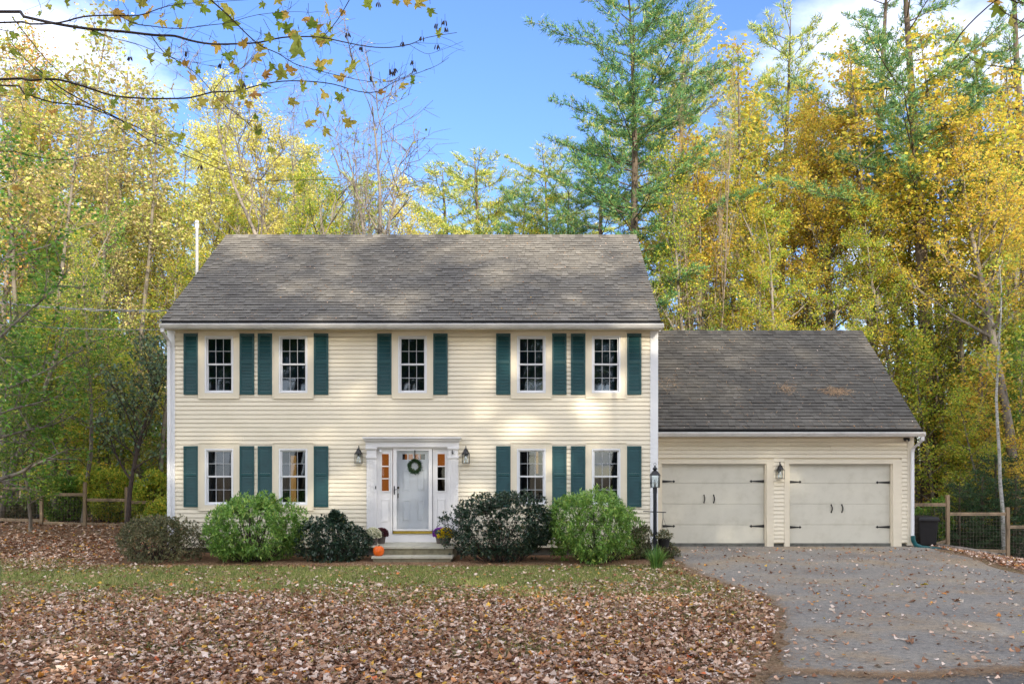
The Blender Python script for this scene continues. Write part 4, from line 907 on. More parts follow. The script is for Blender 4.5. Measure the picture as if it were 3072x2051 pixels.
# distinguishing labels, by neighbours and by place
def zone(xd, Y):
    if xd < 395: return 'left of the house'
    if xd < 1490: return 'behind the main roof'
    if xd < 2090: return 'behind the garage roof'
    return 'right of the garage'
cnt = {}
for t_, look, xd, Y in TREES: cnt.setdefault((look, zone(xd, Y)), []).append((xd, t_))
ORD = ['leftmost', 'second from the left', 'third from the left', 'fourth from the left', 'fifth from the left', 'sixth from the left', 'seventh from the left', 'eighth from the left', 'ninth from the left', 'tenth from the left', 'eleventh from the left', 'twelfth from the left']
for (look, zn), L_ in cnt.items():
    L_.sort(key=lambda q: q[0])
    for i, (xd, t_) in enumerate(L_):
        t_['label'] = f'{look} {zn}' if len(L_) == 1 else f'{look} {zn}, {ORD[i] if i < len(ORD) else ORD[-1]}'
        if len(L_) > 1: t_['group'] = f'{look}s {zn}'

POLES = [(x_, y_) for x_, y_ in ((28, 29), (75, 34), (130, 27), (175, 31), (238, 30), (275, 37), (318, 29), (345, 40), (378, 33), (52, 39), (1545, 33), (1585, 36), (1672, 33), (1720, 35), (1875, 34), (1905, 38), (1985, 31), (2068, 36), (2105, 30), (2150, 33), (2195, 29), (2235, 32), (2262, 28), (2318, 30), (2340, 34), (1775, 37))]
for x_, y_ in POLES:
    g_ = x_ < 400; t_ = tree('pole', x_, y_, None, 'lf_tan' if g_ else 'lf_yellow', 'slim straight forest trunk with thin leaves', H=rr.uniform(14, 19), name='slender_tree', bark='greybark', sxy=1.1)
for (look, zn_, L__) in []: pass
for t_, look_, xd_, Y_ in TREES[-len(POLES):]: t_['label'] = 'slim straight forest trunk with thin leaves '+zone(xd_, Y_)
zs_ = {}
for t_, look_, xd_, Y_ in TREES[-len(POLES):]: zs_.setdefault(zone(xd_, Y_), []).append((xd_, t_))
for zn_, L__ in zs_.items():
    for i, (xd_, t_) in enumerate(sorted(L__, key=lambda q: q[0])): t_['label'] = f'slim straight forest trunk with thin leaves {zn_}, {ORD[i]}'; t_['group'] = f'slim trunks {zn_}'

# --- the wood behind the viewer, which shades the house
rs = random.Random(15)
for row, (Yr_, hh_) in enumerate(((-14, 20), (-21, 24))):
    x = -34 + row*1.3
    while x < 44:
        tree(['maple_d', 'pine_b', 'maple_a', 'pine_a'][rs.randrange(4)], 0, Yr_+rs.uniform(-2, 2), None, 'lf_green', '', H=hh_*rs.uniform(.85, 1.1), X=x, name='forest_tree', sxy=1.25, zrot=rs.random()*6.28,
             label='tall tree of the wood across the lawn, opposite the house front', group='trees of the wood opposite the house'); x += 3.1*rs.uniform(.8, 1.25)

# --- bare tree behind the main roof, birch, ornamental tree, near maple at the left edge
LIB['bare'] = deciduous(31, 17, .105, .25, 46, 5.0, nleaf=350, el=.95, n2=9, n3=4, ls=.1, taper=.35, trunks=3, tw=1.7)
tree('bare', 838, 31, 225, 'lf_lime', '', name='bare_tree', label='large bare tree with grey fanning branches behind the main roof', bark='bark', zrot=.4, sxy=1.5)
tree('bare', 1620, 30, 245, 'lf_tan', '', name='bare_tree', label='narrow bare tree with pale upright twigs behind the garage ridge', bark='twig', sxy=.42, zrot=2)
tree('bare', 765, 36, 300, 'lf_lime', '', name='bare_tree', label='smaller bare tree just left of the large bare one', bark='bark', zrot=2.4, sxy=.7)
LIB['birch'] = deciduous(32, 9, .05, .55, 8, 1.0, nleaf=500, el=.8, n2=4, n3=2, wob=.07)
tree('birch', 2306, 22.9, 560, 'lf_lime', '', name='birch_tree', label='thin pale birch leaning beside the right fence post', bark='birch', zrot=1.2)
LIB['orna'] = deciduous(33, 5.0, .075, .32, 22, 2.3, nleaf=2600, el=.55, n2=8, n3=5, ls=.10, wob=.13, taper=.45, clump=.16)
tree('orna', 287, 20.9, 740, 'lf_blue', '', name='ornamental_tree', label='small crooked tree with sparse blue green leaves left of the house', bark='darkbark', zrot=2.6, sxy=.72)
LIB['nearmaple'] = deciduous(34, 9.5, .14, .18, 34, 4.6, nleaf=11000, el=.15, ls=.10, n2=9, n3=4, clump=.18, taper=.5, up=1.0)
tree('nearmaple', -120, 19.5, 330, 'lf_green', '', name='maple_tree', label='green leaved maple reaching in from the left edge', zrot=.5, bark='bark')
for i, (xd, Y, Hh, lab) in enumerate(((2200, 23.6, 1.9, 'dark hemlock just behind the first right fence post'), (2255, 24.0, 2.2, 'dark hemlock behind the middle of the right fence'), (2325, 23.8, 2.3, 'dark hemlock behind the right fence near the frame edge'), (2290, 25, 3.0, 'taller dark hemlock behind the birch'))):
    tree('hemlock', xd, Y, None, 'hemlock', '', H=Hh, name='hemlock_tree', label=lab, sxy=1.5, group='hemlocks behind the right fence')

# ------------------------------------------------------------------ shrubs
def shrub(name, xd0, xd1, topd, Y, depth, leaf, label, seed, ncl=900, per=8, ln=.09, wd=.03, base_gap=0.0, lumps=16, peak=None, skew=0):
    x0, x1 = px(xd0*1.30779, Y), px(xd1*1.30779, Y); xc = (x0+x1)/2; g = ground_z(xc, Y); h = pz(topd*1.30779, Y)-g; w = (x1-x0)/2
    t = thing(name, (xc, Y, g), label, 'shrub'); rng = np.random.default_rng(seed)
    # lumps that make up the outline
    C = []; Rr = []
    for i in range(lumps):
        a = rng.random()*6.28; q = rng.random()**.5*.62; C.append((cos(a)*q*w, sin(a)*q*depth/2, h*(.26+.42*rng.random()))); k = .36+.24*rng.random(); Rr.append((w*k, depth/2*k*1.1, h*k*.72))
    C.append((0, 0, h*.45)); Rr.append((w*.72, depth*.36, h*.47))
    if peak: 
        for (fx, fz, fr) in peak: C.append((fx*w, 0, fz*h)); Rr.append((fr*w, fr*depth*.4, fr*h))
    C = np.array(C); Rr = np.array(Rr)
    ix = rng.integers(0, len(C), ncl*3); u = unit(rng.normal(size=(ncl*3, 3))); rad = (.72+.36*rng.random((ncl*3, 1)))
    P = C[ix]+u*Rr[ix]*rad; nn = unit(u/Rr[ix])
    # keep the outer ones, above ground
    d = np.min(np.array([np.sum(((P-C[k])/Rr[k])**2, 1) for k in range(len(C))]), 0); keep = (d > .42) & (P[:, 2] > .03+base_gap*h*rng.random(len(P))) & (P[:, 2] < h*(.96+.26*rng.random(len(P)))) & (np.abs(P[:, 0]) < w*1.04)
    P = P[keep][:ncl]; nn = nn[keep][:ncl]; nn[:, 2] += .35; nn = unit(nn); n = len(P)
    PP = np.repeat(P, per, 0)+rng.normal(size=(n*per, 3))*ln*.16; DD = np.repeat(nn, per, 0)*.55+rng.normal(size=(n*per, 3))*.62
    V, T = long_leaves(PP, DD, ln, wd, rng); link('foliage', np_mesh('foliage', V, T=T, mat=M[leaf]), t)
    wd_ = Wood()
    for i in range(60):
        k = rng.integers(0, n); e = P[k]; s0 = np.array([rng.normal()*w*.12, rng.normal()*depth*.06, -.05]); mid = (s0+e)/2+np.array([0, 0, -.12*h])+rng.normal(size=3)*.05; wd_.tube(np.array([s0, s0*.4+mid*.6, mid*.4+e*.6, e]), [.014, .011, .007, .003], 4)
    link('stems', wd_.mesh('stems', M['darkbark']), t)
    return t
shrub('azalea_shrub', 238, 478, 1183, 18.75, 2.0, 'azalea', 'wide olive brown shrub at the left corner of the house', 41, 2600, 7, .05, .024)
shrub('rhododendron_shrub', 462, 694, 1142, 18.7, 1.9, 'rhodo', 'light green leafy shrub under the left ground floor windows', 42, 1700, 10, .095, .028, peak=[(.28, .86, .22), (-.35, .72, .24), (.75, .5, .22)])
shrub('holly_shrub', 682, 872, 1188, 18.75, 1.5, 'holly', 'dark glossy shrub left of the front steps', 43, 1700, 8, .062, .030, peak=[(-.02, .92, .2), (-.1, 1.05, .12)])
shrub('holly_shrub', 1003, 1285, 1128, 18.65, 1.7, 'holly', 'large dark glossy shrub right of the front steps', 44, 2700, 8, .062, .030, base_gap=.25)
shrub('rhododendron_shrub', 1262, 1486, 1128, 18.55, 1.9, 'rhodo', 'light green leafy shrub under the right ground floor windows', 45, 1700, 10, .095, .028)
shrub('azalea_shrub', 1440, 1500, 1200, 18.9, 1.0, 'azalea', 'small olive shrub between the right green shrub and lamp post', 46, 600, 7, .05, .022)
shrub('azalea_shrub', 1506, 1557, 1243, 19.1, .7, 'azalea', 'low olive shrub under the hanging basket', 47, 420, 7, .05, .022)
for i, (a, b, tp_, Y, leaf, lab) in enumerate(((300, 425, 1078, 24.6, 'lf_lime', 'bright green shrub behind the fence beside the house corner'), (180, 335, 1075, 25.4, 'lf_lime', 'green shrub behind the middle of the left fence'), (100, 215, 1090, 25.3, 'lf_green', 'green shrub behind the left fence posts'), (-60, 110, 1140, 27.5, 'azalea', 'low brown brush by the black fence'), (330, 420, 1140, 22.8, 'lf_lime', 'low bright shrub in front of the fence by the house corner'))):
    shrub('understorey_shrub', a, b, tp_, Y, 1.8, leaf, lab, 50+i, 1900, 8, .075, .042)
shrub('understorey_shrub', 2080, 2170, 1150, 24.0, 1.6, 'lf_green', 'green shrub behind the rubbish bin', 60, 1100, 7, .07, .04)

# ------------------------------------------------------------------ flower pots, pumpkin, basket, grass clump
def mum(x, Y, r, petals, label, seed, pot='potgrey', zb=ptop):
    t = thing('flower_pot', (x, Y, zb), label, 'potted flowers', 'chrysanthemum pots on the top step'); rng = np.random.default_rng(seed)
    m = MB(); m.lathe([(r*.55, 0), (r*.72, .15), (r*.78, .155), (r*.78, .175), (r*.7, .175), (r*.66, .15)], 18, (x, Y, zb)); m.build('pot', M[pot], t)
    c = np.array([0, 0, .17+r*.35])
    u = unit(rng.normal(size=(500, 3))); u[:, 2] = np.abs(u[:, 2])-.25; u = unit(u); P = c+u*np.array([r, r, r*.85])*(.8+.15*rng.random((500, 1)))
    V, T = long_leaves(P, u+rng.normal(size=(500, 3))*.7, .05, .02, rng); link('leaves', np_mesh('leaves', V, T=T, mat=M['lf_green'] if seed < 93 else M['azalea']), t)
    u = unit(rng.normal(size=(420, 3))); u = u[u[:, 2] > -.3]; P = c+u*np.array([r, r, r*.85])*1.04; n = len(P); per = 10
    d = unit(np.repeat(u, per, 0)*.45+rng.normal(size=(n*per, 3))*.6); V, T = long_leaves(np.repeat(P, per, 0), d, .034, .022, rng); link('blooms', np_mesh('blooms', V, T=T, mat=M[petals]), t)
mum(px(1120, 19.2), 19.15, .17, 'mumwhite', 'pot of cream white chrysanthemums at the left of the top step', 90)
mum(px(1143, 19.5), 19.55, .14, 'mumred', 'pot of dark red fading chrysanthemums behind the white ones', 93)
mum(px(1320, 19.5), 19.55, .15, 'mumpurple', 'pot of purple chrysanthemums behind the yellow ones', 91)
mum(px(1337, 19.2), 19.15, .165, 'mumyellow', 'pot of yellow chrysanthemums at the right of the top step', 92)
pY = 18.55; pxx = px(1136, pY); zp = ptop-.185
t = thing('pumpkin', (pxx, pY, zp), 'orange pumpkin on the left end of the lower stone step', 'pumpkin')
m = MB(); prof = [(.03, .004), (.075, 0), (.11, .04), (.122, .10), (.115, .16), (.08, .205), (.035, .215), (.012, .195)]
m.lathe(prof, 48, (pxx, pY, zp), fn=lambda q, z: 1-.07*abs(math.cos(q*5))**6); m.build('rind', M['pumpkin'], t, smooth=True)
m = MB(); m.tube([(pxx, pY, zp+.19), (pxx+.004, pY, zp+.225), (pxx+.018, pY-.01, zp+.25)], [.016, .011, .013], 8); m.build('stalk', M['stem'], t)
# wreath on the door
wc = (E(1245.5), Y0-.06, Z(1398)); t = thing('wreath', wc, 'green leafy wreath hanging on the white front door', 'wreath'); rng = np.random.default_rng(77)
q = rng.random(1500)*6.283; rr_ = .115+rng.normal(size=1500)*.022; P = np.stack([np.cos(q)*rr_, rng.normal(size=1500)*.012, np.sin(q)*rr_], 1); Dq = np.stack([np.cos(q)-np.sin(q)*.8, -.3+rng.normal(size=1500)*.5, np.sin(q)+np.cos(q)*.8], 1)+rng.normal(size=(1500, 3))*.5
V, T = long_leaves(P, Dq, .05, .017, rng); link('leaves', np_mesh('leaves', V, T=T, mat=M['hemlock']), t)
m = MB(); m.tube([(wc[0]+.11*cos(a), wc[1], wc[2]+.11*sin(a)) for a in np.linspace(0, 2*pi, 25)], .018, 6, False); m.build('hoop', M['stem'], t)
m = MB(); m.box(wc[0]-.012, wc[0]+.012, wc[1]-.004, wc[1]+.004, wc[2]+.1, Z(1350)); m.build('hanger', M['black'], t)
# hanging basket
bx, bY = px(1992, LY), LY; zb_ = pz(1640, LY); zr_ = pz(1612, LY)
t = thing('hanging_basket', (bx, bY, zb_), 'black hanging basket of fading flowers beside the lamp post', 'hanging basket')
m = MB(); m.lathe([(.10, 0), (.135, .17), (.15, .175), (.15, .20), (.138, .20), (.12, .16)], 20, (bx+.0, bY, zb_)); m.build('basket', M['bin'], t)
hk = (px(1989, LY), LY, pz(1537, LY)); zt_ = hk[2]-.10
m = MB(); m.tube([hk, (hk[0], hk[1], zt_)], .006, 6)
for a in (0, 2.1, 4.2): m.tube([(hk[0], hk[1], zt_), (bx+.145*cos(a), bY+.145*sin(a), zb_+.19)], .003, 5)
m.build('hanger', M['black'], t); rng = np.random.default_rng(78)
u = unit(rng.normal(size=(420, 3))); u[:, 2] = np.abs(u[:, 2]); P = u*np.array([.20, .18, .17])*(.5+.55*rng.random((420, 1)))+np.array([0, 0, .19]); V, T = long_leaves(P, u+rng.normal(size=(420, 3))*.8, .055, .028, rng); link('leaves', np_mesh('leaves', V, T=T, mat=M['azalea']), t)
u = unit(rng.normal(size=(30, 3))); u[:, 2] = np.abs(u[:, 2]); P = np.repeat(u*np.array([.2, .18, .17])+np.array([0, 0, .20]), 6, 0); V, T = long_leaves(P, rng.normal(size=(180, 3)), .022, .016, rng); link('blooms', np_mesh('blooms', V, T=T, mat=M['mumwhite']), t)
# clump of long blades in front of the post
def blades(n, ln, wd, rng, spread=.5, seg=5, foot=.08):
    V = []; Q_ = []
    for i in range(n):
        a = rng.random()*6.283; out = np.array([cos(a), sin(a), 0]); side = np.array([-sin(a), cos(a), 0]); l = ln*(.6+.5*rng.random()); s = spread*rng.random(); base = out*foot*rng.random()
        b = len(V)
        for k in range(seg+1):
            t_ = k/seg; p = base+out*s*l*t_**1.6+np.array([0, 0, l*(t_-.42*s*t_**2.4)]); w_ = wd*(1-t_**2)+.001; V += [p-side*w_, p+side*w_]
        for k in range(seg): Q_.append((b+2*k, b+2*k+1, b+2*k+3, b+2*k+2))
    return np.array(V), np.array(Q_)
gxp, gY = px(1970, 17.2), 17.2; t = thing('daylily_clump', (gxp, gY, ground_z(gxp, gY)), 'clump of long green blades at the foot of the lamp post', 'grass clump')
rng = np.random.default_rng(80); V, Q_ = blades(210, .50, .008, rng, .85, 5, .13); link('leaves', np_mesh('leaves', V, Q_, mat=M['daylily']), t)

# ------------------------------------------------------------------ bin, drain hose, fences, wires
bY = 22.3; bx0, bx1 = px(2741, bY), px(2804, bY); zb_ = ground_z(10.5, bY); zt_ = pz(1556, bY); xc = (bx0+bx1)/2
t = thing('rubbish_bin', (xc, bY, zb_), 'black plastic rubbish bin beside the garage corner', 'bin')
m = MB(); n = 4; w0, w1 = (bx1-bx0)*.40, (bx1-bx0)*.47
m.hexa([(xc-w0, bY-w0, zb_), (xc+w0, bY-w0, zb_), (xc+w0, bY+w0, zb_), (xc-w0, bY+w0, zb_), (xc-w1, bY-w1, zt_), (xc+w1, bY-w1, zt_), (xc+w1, bY+w1, zt_), (xc-w1, bY+w1, zt_)]); m.build('body', M['bin'], t, bevel=.03)
m = MB(); w2 = w1+.025; m.hexa([(xc-w2, bY-w2, zt_), (xc+w2, bY-w2, zt_), (xc+w2, bY+w2, zt_), (xc-w2, bY+w2, zt_), (xc-w2*.86, bY-w2*.86, zt_+.07), (xc+w2*.86, bY-w2*.86, zt_+.07), (xc+w2*.86, bY+w2*.86, zt_+.09), (xc-w2*.86, bY+w2*.86, zt_+.09)]); m.box(xc-w2, xc+w2, bY-w2-.01, bY-w2+.02, zt_-.05, zt_+.005); m.build('lid', M['bin'], t, bevel=.015)
m = MB(); m.tube([(xc-.2, bY+w2, zt_-.02), (xc+.2, bY+w2, zt_-.02)], .016, 8); m.build('handle', M['bin'], t)
m = MB()
for a in (-1, 1):
    l0 = len(m.v); m.lathe([(.11, -.03), (.12, -.02), (.12, .02), (.11, .03)], 16); m.v[l0:] = [(xc+a*(w0+.02)+z, bY+w0-.02+x, zb_+.115+y) for x, y, z in m.v[l0:]]
m.build('wheel', M['bin'], t)
# drain hose with ribs
pts = [Vector(p) for p in ((9.765, 21.23, .40), (9.77, 21.22, .28), (9.80, 21.15, .17), (9.90, 21.05, .12), (10.15, 20.98, .10), (10.5, 20.9, .07), (10.78, 20.8, .02))]
fine = []
for a, b in zip(pts[:-1], pts[1:]):
    k = max(2, int((b-a).length/.012))
    for i in range(k): fine.append(a.lerp(b, i/k))
fine.append(pts[-1]); m = MB(); m.tube(fine, [.058 if i % 2 else .048 for i in range(len(fine))], 12); tag(m.build('drain_hose', M['hose'], smooth=False), 'teal green corrugated drain hose from the garage downspout across the driveway edge', 'drain hose')
def fence(posts, rails, label, top=1.32, mesh_on=True):
    t = thing('wire_fence', (posts[0][0], posts[0][1], ground_z(posts[0][0], posts[0][1])), label, 'fence')
    for (x, y, zb, zt) in posts:
        m = MB(); m.box(x-.041, x+.041, y-.041, y+.041, zb-.2, zt); m.build('post', M['post'], t, bevel=.006)
    for (xa, ya, za, xb, yb, zb) in rails:
        m = MB(); m.hexa([(xa, ya-.02, za-.042), (xb, yb-.02, zb-.042), (xb, yb+.02, zb-.042), (xa, ya+.02, za-.042), (xa, ya-.02, za+.042), (xb, yb-.02, zb+.042), (xb, yb+.02, zb+.042), (xa, ya+.02, za+.042)]); m.build('rail', M['post'], t)
    m = MB()
    for k in range(0, len(rails), 2):
        a, b = rails[k], rails[k+1]; L_ = math.hypot(a[3]-a[0], a[4]-a[1]); n = max(3, int(L_/.1))
        def q(u, v): 
            x = a[0]+(a[3]-a[0])*u; y = a[1]+(a[4]-a[1])*u-.024; z0 = b[2]+(b[5]-b[2])*u; z1 = a[2]+(a[5]-a[2])*u; return (x, y, z0+(z1-z0)*v)
        for i in range(n+1): m.tube([q(i/n, 0), q(i/n, 1)], .0022, 3, False)
        for j in range(11): m.tube([q(0, j/10), q(1, j/10)], .0022, 3, False)
    m.build('wire_mesh', M['wire'], t, kind='stuff')
def fp(xp, Y, yt, yb): return (px(xp, Y), Y, pz(yb, Y), pz(yt, Y))
LP = [fp(-20, 24.7, 1412, 1560), fp(125, 24.4, 1428, 1571), fp(255, 24.1, 1445, 1582), fp(380, 23.9, 1461, 1585), fp(560, 23.6, 1468, 1600)]
def rl(p, q, tp_, bt): return [(p[0]+.05, p[1], p[3]-tp_, q[0]-.05, q[1], q[3]-tp_*1.0), (p[0]+.05, p[1], p[2]+bt, q[0]-.05, q[1], q[2]+bt)]
rls = []
for a, b in zip(LP[:-1], LP[1:]): rls += [(a[0]+.05, a[1], b[3]-.36, b[0]-.05, b[1], b[3]-.36), (a[0]+.05, a[1], b[2]+.12, b[0]-.05, b[1], b[2]+.10)]
fence(LP, rls, 'cedar post and wire fence on the leafy slope left of the house')
RP = [fp(2735, 22.1, 1490, 1640), fp(2843, 22.2, 1484, 1640), fp(3023, 22.6, 1521, 1668), fp(3190, 23.0, 1560, 1700)]
rls = [(RP[0][0], 22.1, pz(1513, 22.1), RP[1][0]-.05, 22.2, pz(1513, 22.2)), (RP[0][0], 22.1, pz(1655, 22.1), RP[1][0]-.05, 22.2, pz(1622, 22.2)),
       (RP[1][0]+.05, 22.2, pz(1541, 22.2), RP[2][0]-.05, 22.6, pz(1541, 22.6)), (RP[1][0]+.05, 22.2, pz(1648, 22.2), RP[2][0]-.05, 22.6, pz(1653, 22.6)),
       (RP[2][0]+.05, 22.6, pz(1580, 22.6), RP[3][0]-.05, 23.0, pz(1580, 23.0)), (RP[2][0]+.05, 22.6, pz(1675, 22.6), RP[3][0]-.05, 23.0, pz(1690, 23.0))]
fence(RP, rls, 'cedar post and wire fence stepping down right of the garage')
t = thing('metal_fence', (-15.5, 27, .48), 'black metal picket fence in the wood at the far left', 'fence')
for k in range(14):
    x = -17.6+k*.20; m = MB(); m.box(x-.012, x+.012, 26.99, 27.01, .45, 1.95); m.build('picket', M['black'], t)
for z in (.62, 1.55, 1.8): m = MB(); m.box(-17.7, -14.8, 26.975, 26.988, z-.018, z+.018); m.build('rail', M['black'], t)
lg = MB(); lg.tube([(10.75, 22.0, .08), (11.4, 21.7, 0.0), (12.1, 21.45, -.12)], [.07, .06, .045], 10); tag(lg.build('fallen_log', M['bark'], smooth=True), 'fallen grey log lying in leaves at the foot of the right fence', 'log')
def cable(p0, p1, sag, r, label, twist=0):
    pts = []; n = 90
    for i in range(n+1):
        u = i/n; p = Vector(p0).lerp(Vector(p1), u); p.z -= sag*4*u*(1-u); pts.append(p)
    m = MB(); m.tube(pts, r, 6)
    if twist: m.tube([p+Vector((0, cos(i*.9)*twist, sin(i*.9)*twist)) for i, p in enumerate(pts)], r, 6); m.tube([p+Vector((0, cos(i*.9+2)*twist, sin(i*.9+2)*twist-.02)) for i, p in enumerate(pts)], r, 6)
    tag(m.build('utility_wire', M['cable'], smooth=True), label, 'wire', 'utility wires to the left gable')
cable((px(-500, 20), 20, pz(820, 20)), (-8.46, 23, pz(925, 23)), .35, .009, 'thicker twisted utility wire running to the left gable', .022)
cable((px(-500, 20), 20, pz(925, 20)), (-8.46, 23, pz(985, 23)), .2, .009, 'lower thin utility wire running to the left gable')

# ------------------------------------------------------------------ ground cover
rng = np.random.default_rng(101)
def zs(x, y): return np.array([ground_z(a, b) for a, b in zip(x, y)])
def on_drive(x, y):
    l = np.interp(y, [a for a, b in LE], [b for a, b in LE]); r = np.interp(y, [a for a, b in RE], [b for a, b in RE]); return (x > l) & (x < r)
# leaf outlines
OUT = []
for k in range(17):
    pass
def maple_outline():
    pts = []
    for ang, r in ((-90, .10), (-60, .34), (-48, .30), (-20, .62), (-8, .38), (8, .55), (22, .46), (35, .78), (48, .60), (60, .46), (76, .80), (90, 1.0)):
        pts.append((cos(R(ang))*r*.5, sin(R(ang))*r*.5))
    return pts + [(-x, y) for x, y in reversed(pts[1:-1])]
MO = np.array(maple_outline())
SIMP = np.array([(cos(a)*r*.5, sin(a)*r*.5) for a, r in zip(np.linspace(0, 2*pi, 10, endpoint=False), (1, .5, .9, .45, .95, .5, .8, .4, .9, .55))])
SIMP7 = np.array([(cos(a)*r_*.5, sin(a)*r_*.5) for a, r_ in zip(np.linspace(0, 2*pi, 7, endpoint=False), (1, .62, .85, .5, .9, .6, .8))])
def litter(P, size, rng, tilt=.45, outline=SIMP, curl=.5):
    n = len(P); k = len(outline); a = rng.random(n)*6.283; s = size*(.55+.75*rng.random(n)); N = unit(np.stack([rng.normal(size=n)*tilt, rng.normal(size=n)*tilt, np.ones(n)], 1))
    t0 = np.stack([np.cos(a), np.sin(a), np.zeros(n)], 1); b = unit(np.cross(N, t0)); t = np.cross(b, N)
    u = outline[None, :, 0]*s[:, None]*(.7+.4*rng.random((n, 1))); v = outline[None, :, 1]*s[:, None]; c = curl*(rng.random((n, 1))*1.4-.4); z = c*(u**2*3+v**2*1.2)/s[:, None]+rng.normal(size=(n, k))*.05*s[:, None]
    ring = P[:, None]+t[:, None]*u[..., None]+b[:, None]*v[..., None]+N[:, None]*z[..., None]; V = np.concatenate([P[:, None], ring], 1).reshape(-1, 3)
    V[:, 2] = np.maximum(V[:, 2], np.repeat(P[:, 2], k+1)-.012)
    base = (np.arange(n)*(k+1))[:, None, None]; i = np.arange(k); T = base+np.stack([np.zeros(k, int), 1+i, 1+(i+1) % k], 1)[None]
    return V, T.reshape(-1, 3)
def nz2(x, y, s=1.0): return np.sin(x*1.7*s+1.3*np.sin(y*1.1*s))*.5+np.sin(y*2.3*s+1.7*np.sin(x*.9*s)+2)*.5
# thick carpet at the front, thinning towards the grass; thick again at the back left and at the right bank
N0 = 150000; y = 7.2+rng.random(N0)**.9*14.5; x = -.62*y+rng.random(N0)*1.24*y
dens = np.where(y < 13.2, 1, np.clip(1-(y-12.6+.9*nz2(x*.7+2, y*1.3, .9))/2.9, 0.10+.10*(nz2(x*1.5, y*2, 1.4) > .25), 1))
dens = np.where((y > 16.2) & (x < -7.3), np.clip((y-16.2)/2, .1, 1), dens)
dens *= np.clip(.92+.5*nz2(x, y), .2, 1); dens = np.where((y > 14.6) & (y < 17.3), dens*.8, dens)
dr = on_drive(x, y); rightbank = (~dr) & (x > 6)
dens = np.where(rightbank, .9, dens)
l_ = np.interp(y, [a for a, b in LE], [b for a, b in LE]); dens = np.where((~dr) & (x > 2.0) & (y > 13) & (y < 17.8), np.maximum(dens, .33), dens)
dr = on_drive(x-.07*np.abs(rng.normal(size=N0))+.03, y)
keep = (rng.random(N0) < dens) & ~dr & ~((y > 17.9) & (x > -8.7) & (x < 9.9)); x, y = x[keep], y[keep]
# more for the very front
P = np.stack([x, y, zs(x, y)+.012+.03*rng.random(len(x))], 1); print('litter', len(P))
P = P[:80000] if len(P) > 80000 else P
V, T = litter(P, .082, rng, .34, SIMP7, .7); tag(link('leaf_litter', np_mesh('leaf_litter', V, T=T, mat=M['litter'])), 'carpet of pale brown and pinkish fallen leaves over the front lawn', 'fallen leaves', kind='stuff')
# left slope behind
n = 9000; x = rng.uniform(-20, -8.8, n); y = rng.uniform(18, 28, n); P = np.stack([x, y, zs(x, y)+.012+.03*rng.random(n)], 1); V, T = litter(P, .105, rng, .4, SIMP7, .7)
tag(link('leaf_litter', np_mesh('leaf_litter', V, T=T, mat=M['litter'])), 'pinkish fallen leaves over the slope below the left fence', 'fallen leaves', kind='stuff')
n = 9000; x = rng.uniform(9.2, 18, n); y = rng.uniform(14, 25, n); k_ = ~on_drive(x-.2-.25*rng.random(n), y) & ~((x < 9.95) & (y > 21)); x, y = x[k_], y[k_]; P = np.stack([x, y, zs(x, y)+.015+.03*rng.random(len(x))], 1); V, T = litter(P, .105, rng, .4, SIMP7, .7)
tag(link('leaf_litter', np_mesh('leaf_litter', V, T=T, mat=M['litter'])), 'tan fallen leaves heaped on the bank right of the driveway', 'fallen leaves', kind='stuff')
# small ones on the driveway
n = 2100; y = 7.6+rng.random(n)**1.2*13.4; x = rng.uniform(2, 10.3, n); k_ = on_drive(x, y); x, y = x[k_], y[k_]
P = np.stack([x, y, zs(x, y)+.03], 1); V, T = litter(P, .075, rng, .3, SIMP7, .7); tag(link('leaf_scatter', np_mesh('leaf_scatter', V, T=T, mat=M['litter'])), 'small fallen leaves scattered over the grey driveway', 'fallen leaves', kind='stuff')
# the larger single leaves on the driveway
lf_me = []
for k in range(10):
    r_ = np.random.default_rng(200+k); V, T = litter(np.zeros((1, 3)), .15, r_, .25, MO, .9); lf_me.append(np_mesh('fallen_leaf', V, T=T, mat=M['litter']))
ML = {}
for k, (nm, c) in enumerate((('pale tan', (.50, .42, .34)), ('brown', (.26, .13, .07)), ('orange', (.55, .22, .04)), ('yellow', (.62, .46, .04)))): ML[nm] = simple('leaf_'+nm.replace(' ', '_'), c, .6, .2, 30)
n = 0; DL = []; rl_ = random.Random(4)
while n < 62:
    y_ = rl_.uniform(8.2, 15); x_ = rl_.uniform(2.4, 9.2); l_e, r_e = drive_edges(y_)
    if not (l_e+.1 < x_ < r_e): continue
    if rl_.random() < .35 and x_ < 4.5: continue
    nm = rl_.choice(['pale tan']*6+['brown']*2+['orange', 'yellow']); o = link('fallen_leaf', lf_me[n % 10], None, (x_, y_, ground_z(x_, y_)+.03)); o.rotation_euler.z = rl_.random()*6.28; s_ = rl_.uniform(.7, 1.2); o.scale = (s_, s_, s_)
    o.material_slots[0].link = 'OBJECT'; o.material_slots[0].material = ML[nm]; DL.append((nm, 'near' if y_ < 9.8 else 'middle' if y_ < 12 else 'far', x_/y_, o)); n += 1
ORD += ['twelfth from the left', 'thirteenth from the left', 'fourteenth from the left', 'fifteenth from the left', 'sixteenth from the left', 'seventeenth from the left', 'eighteenth from the left', 'nineteenth from the left', 'twentieth from the left'][1:]
for key in {(a, b) for a, b, c, d in DL}:
    for i, q in enumerate(sorted([q for q in DL if q[:2] == key], key=lambda q: q[2])): tag(q[3], f'{key[0]} fallen leaf on the {key[1]} driveway, {ORD[min(i, len(ORD)-1)]} of its colour there', 'leaf', f'{key[0]} leaves on the driveway')
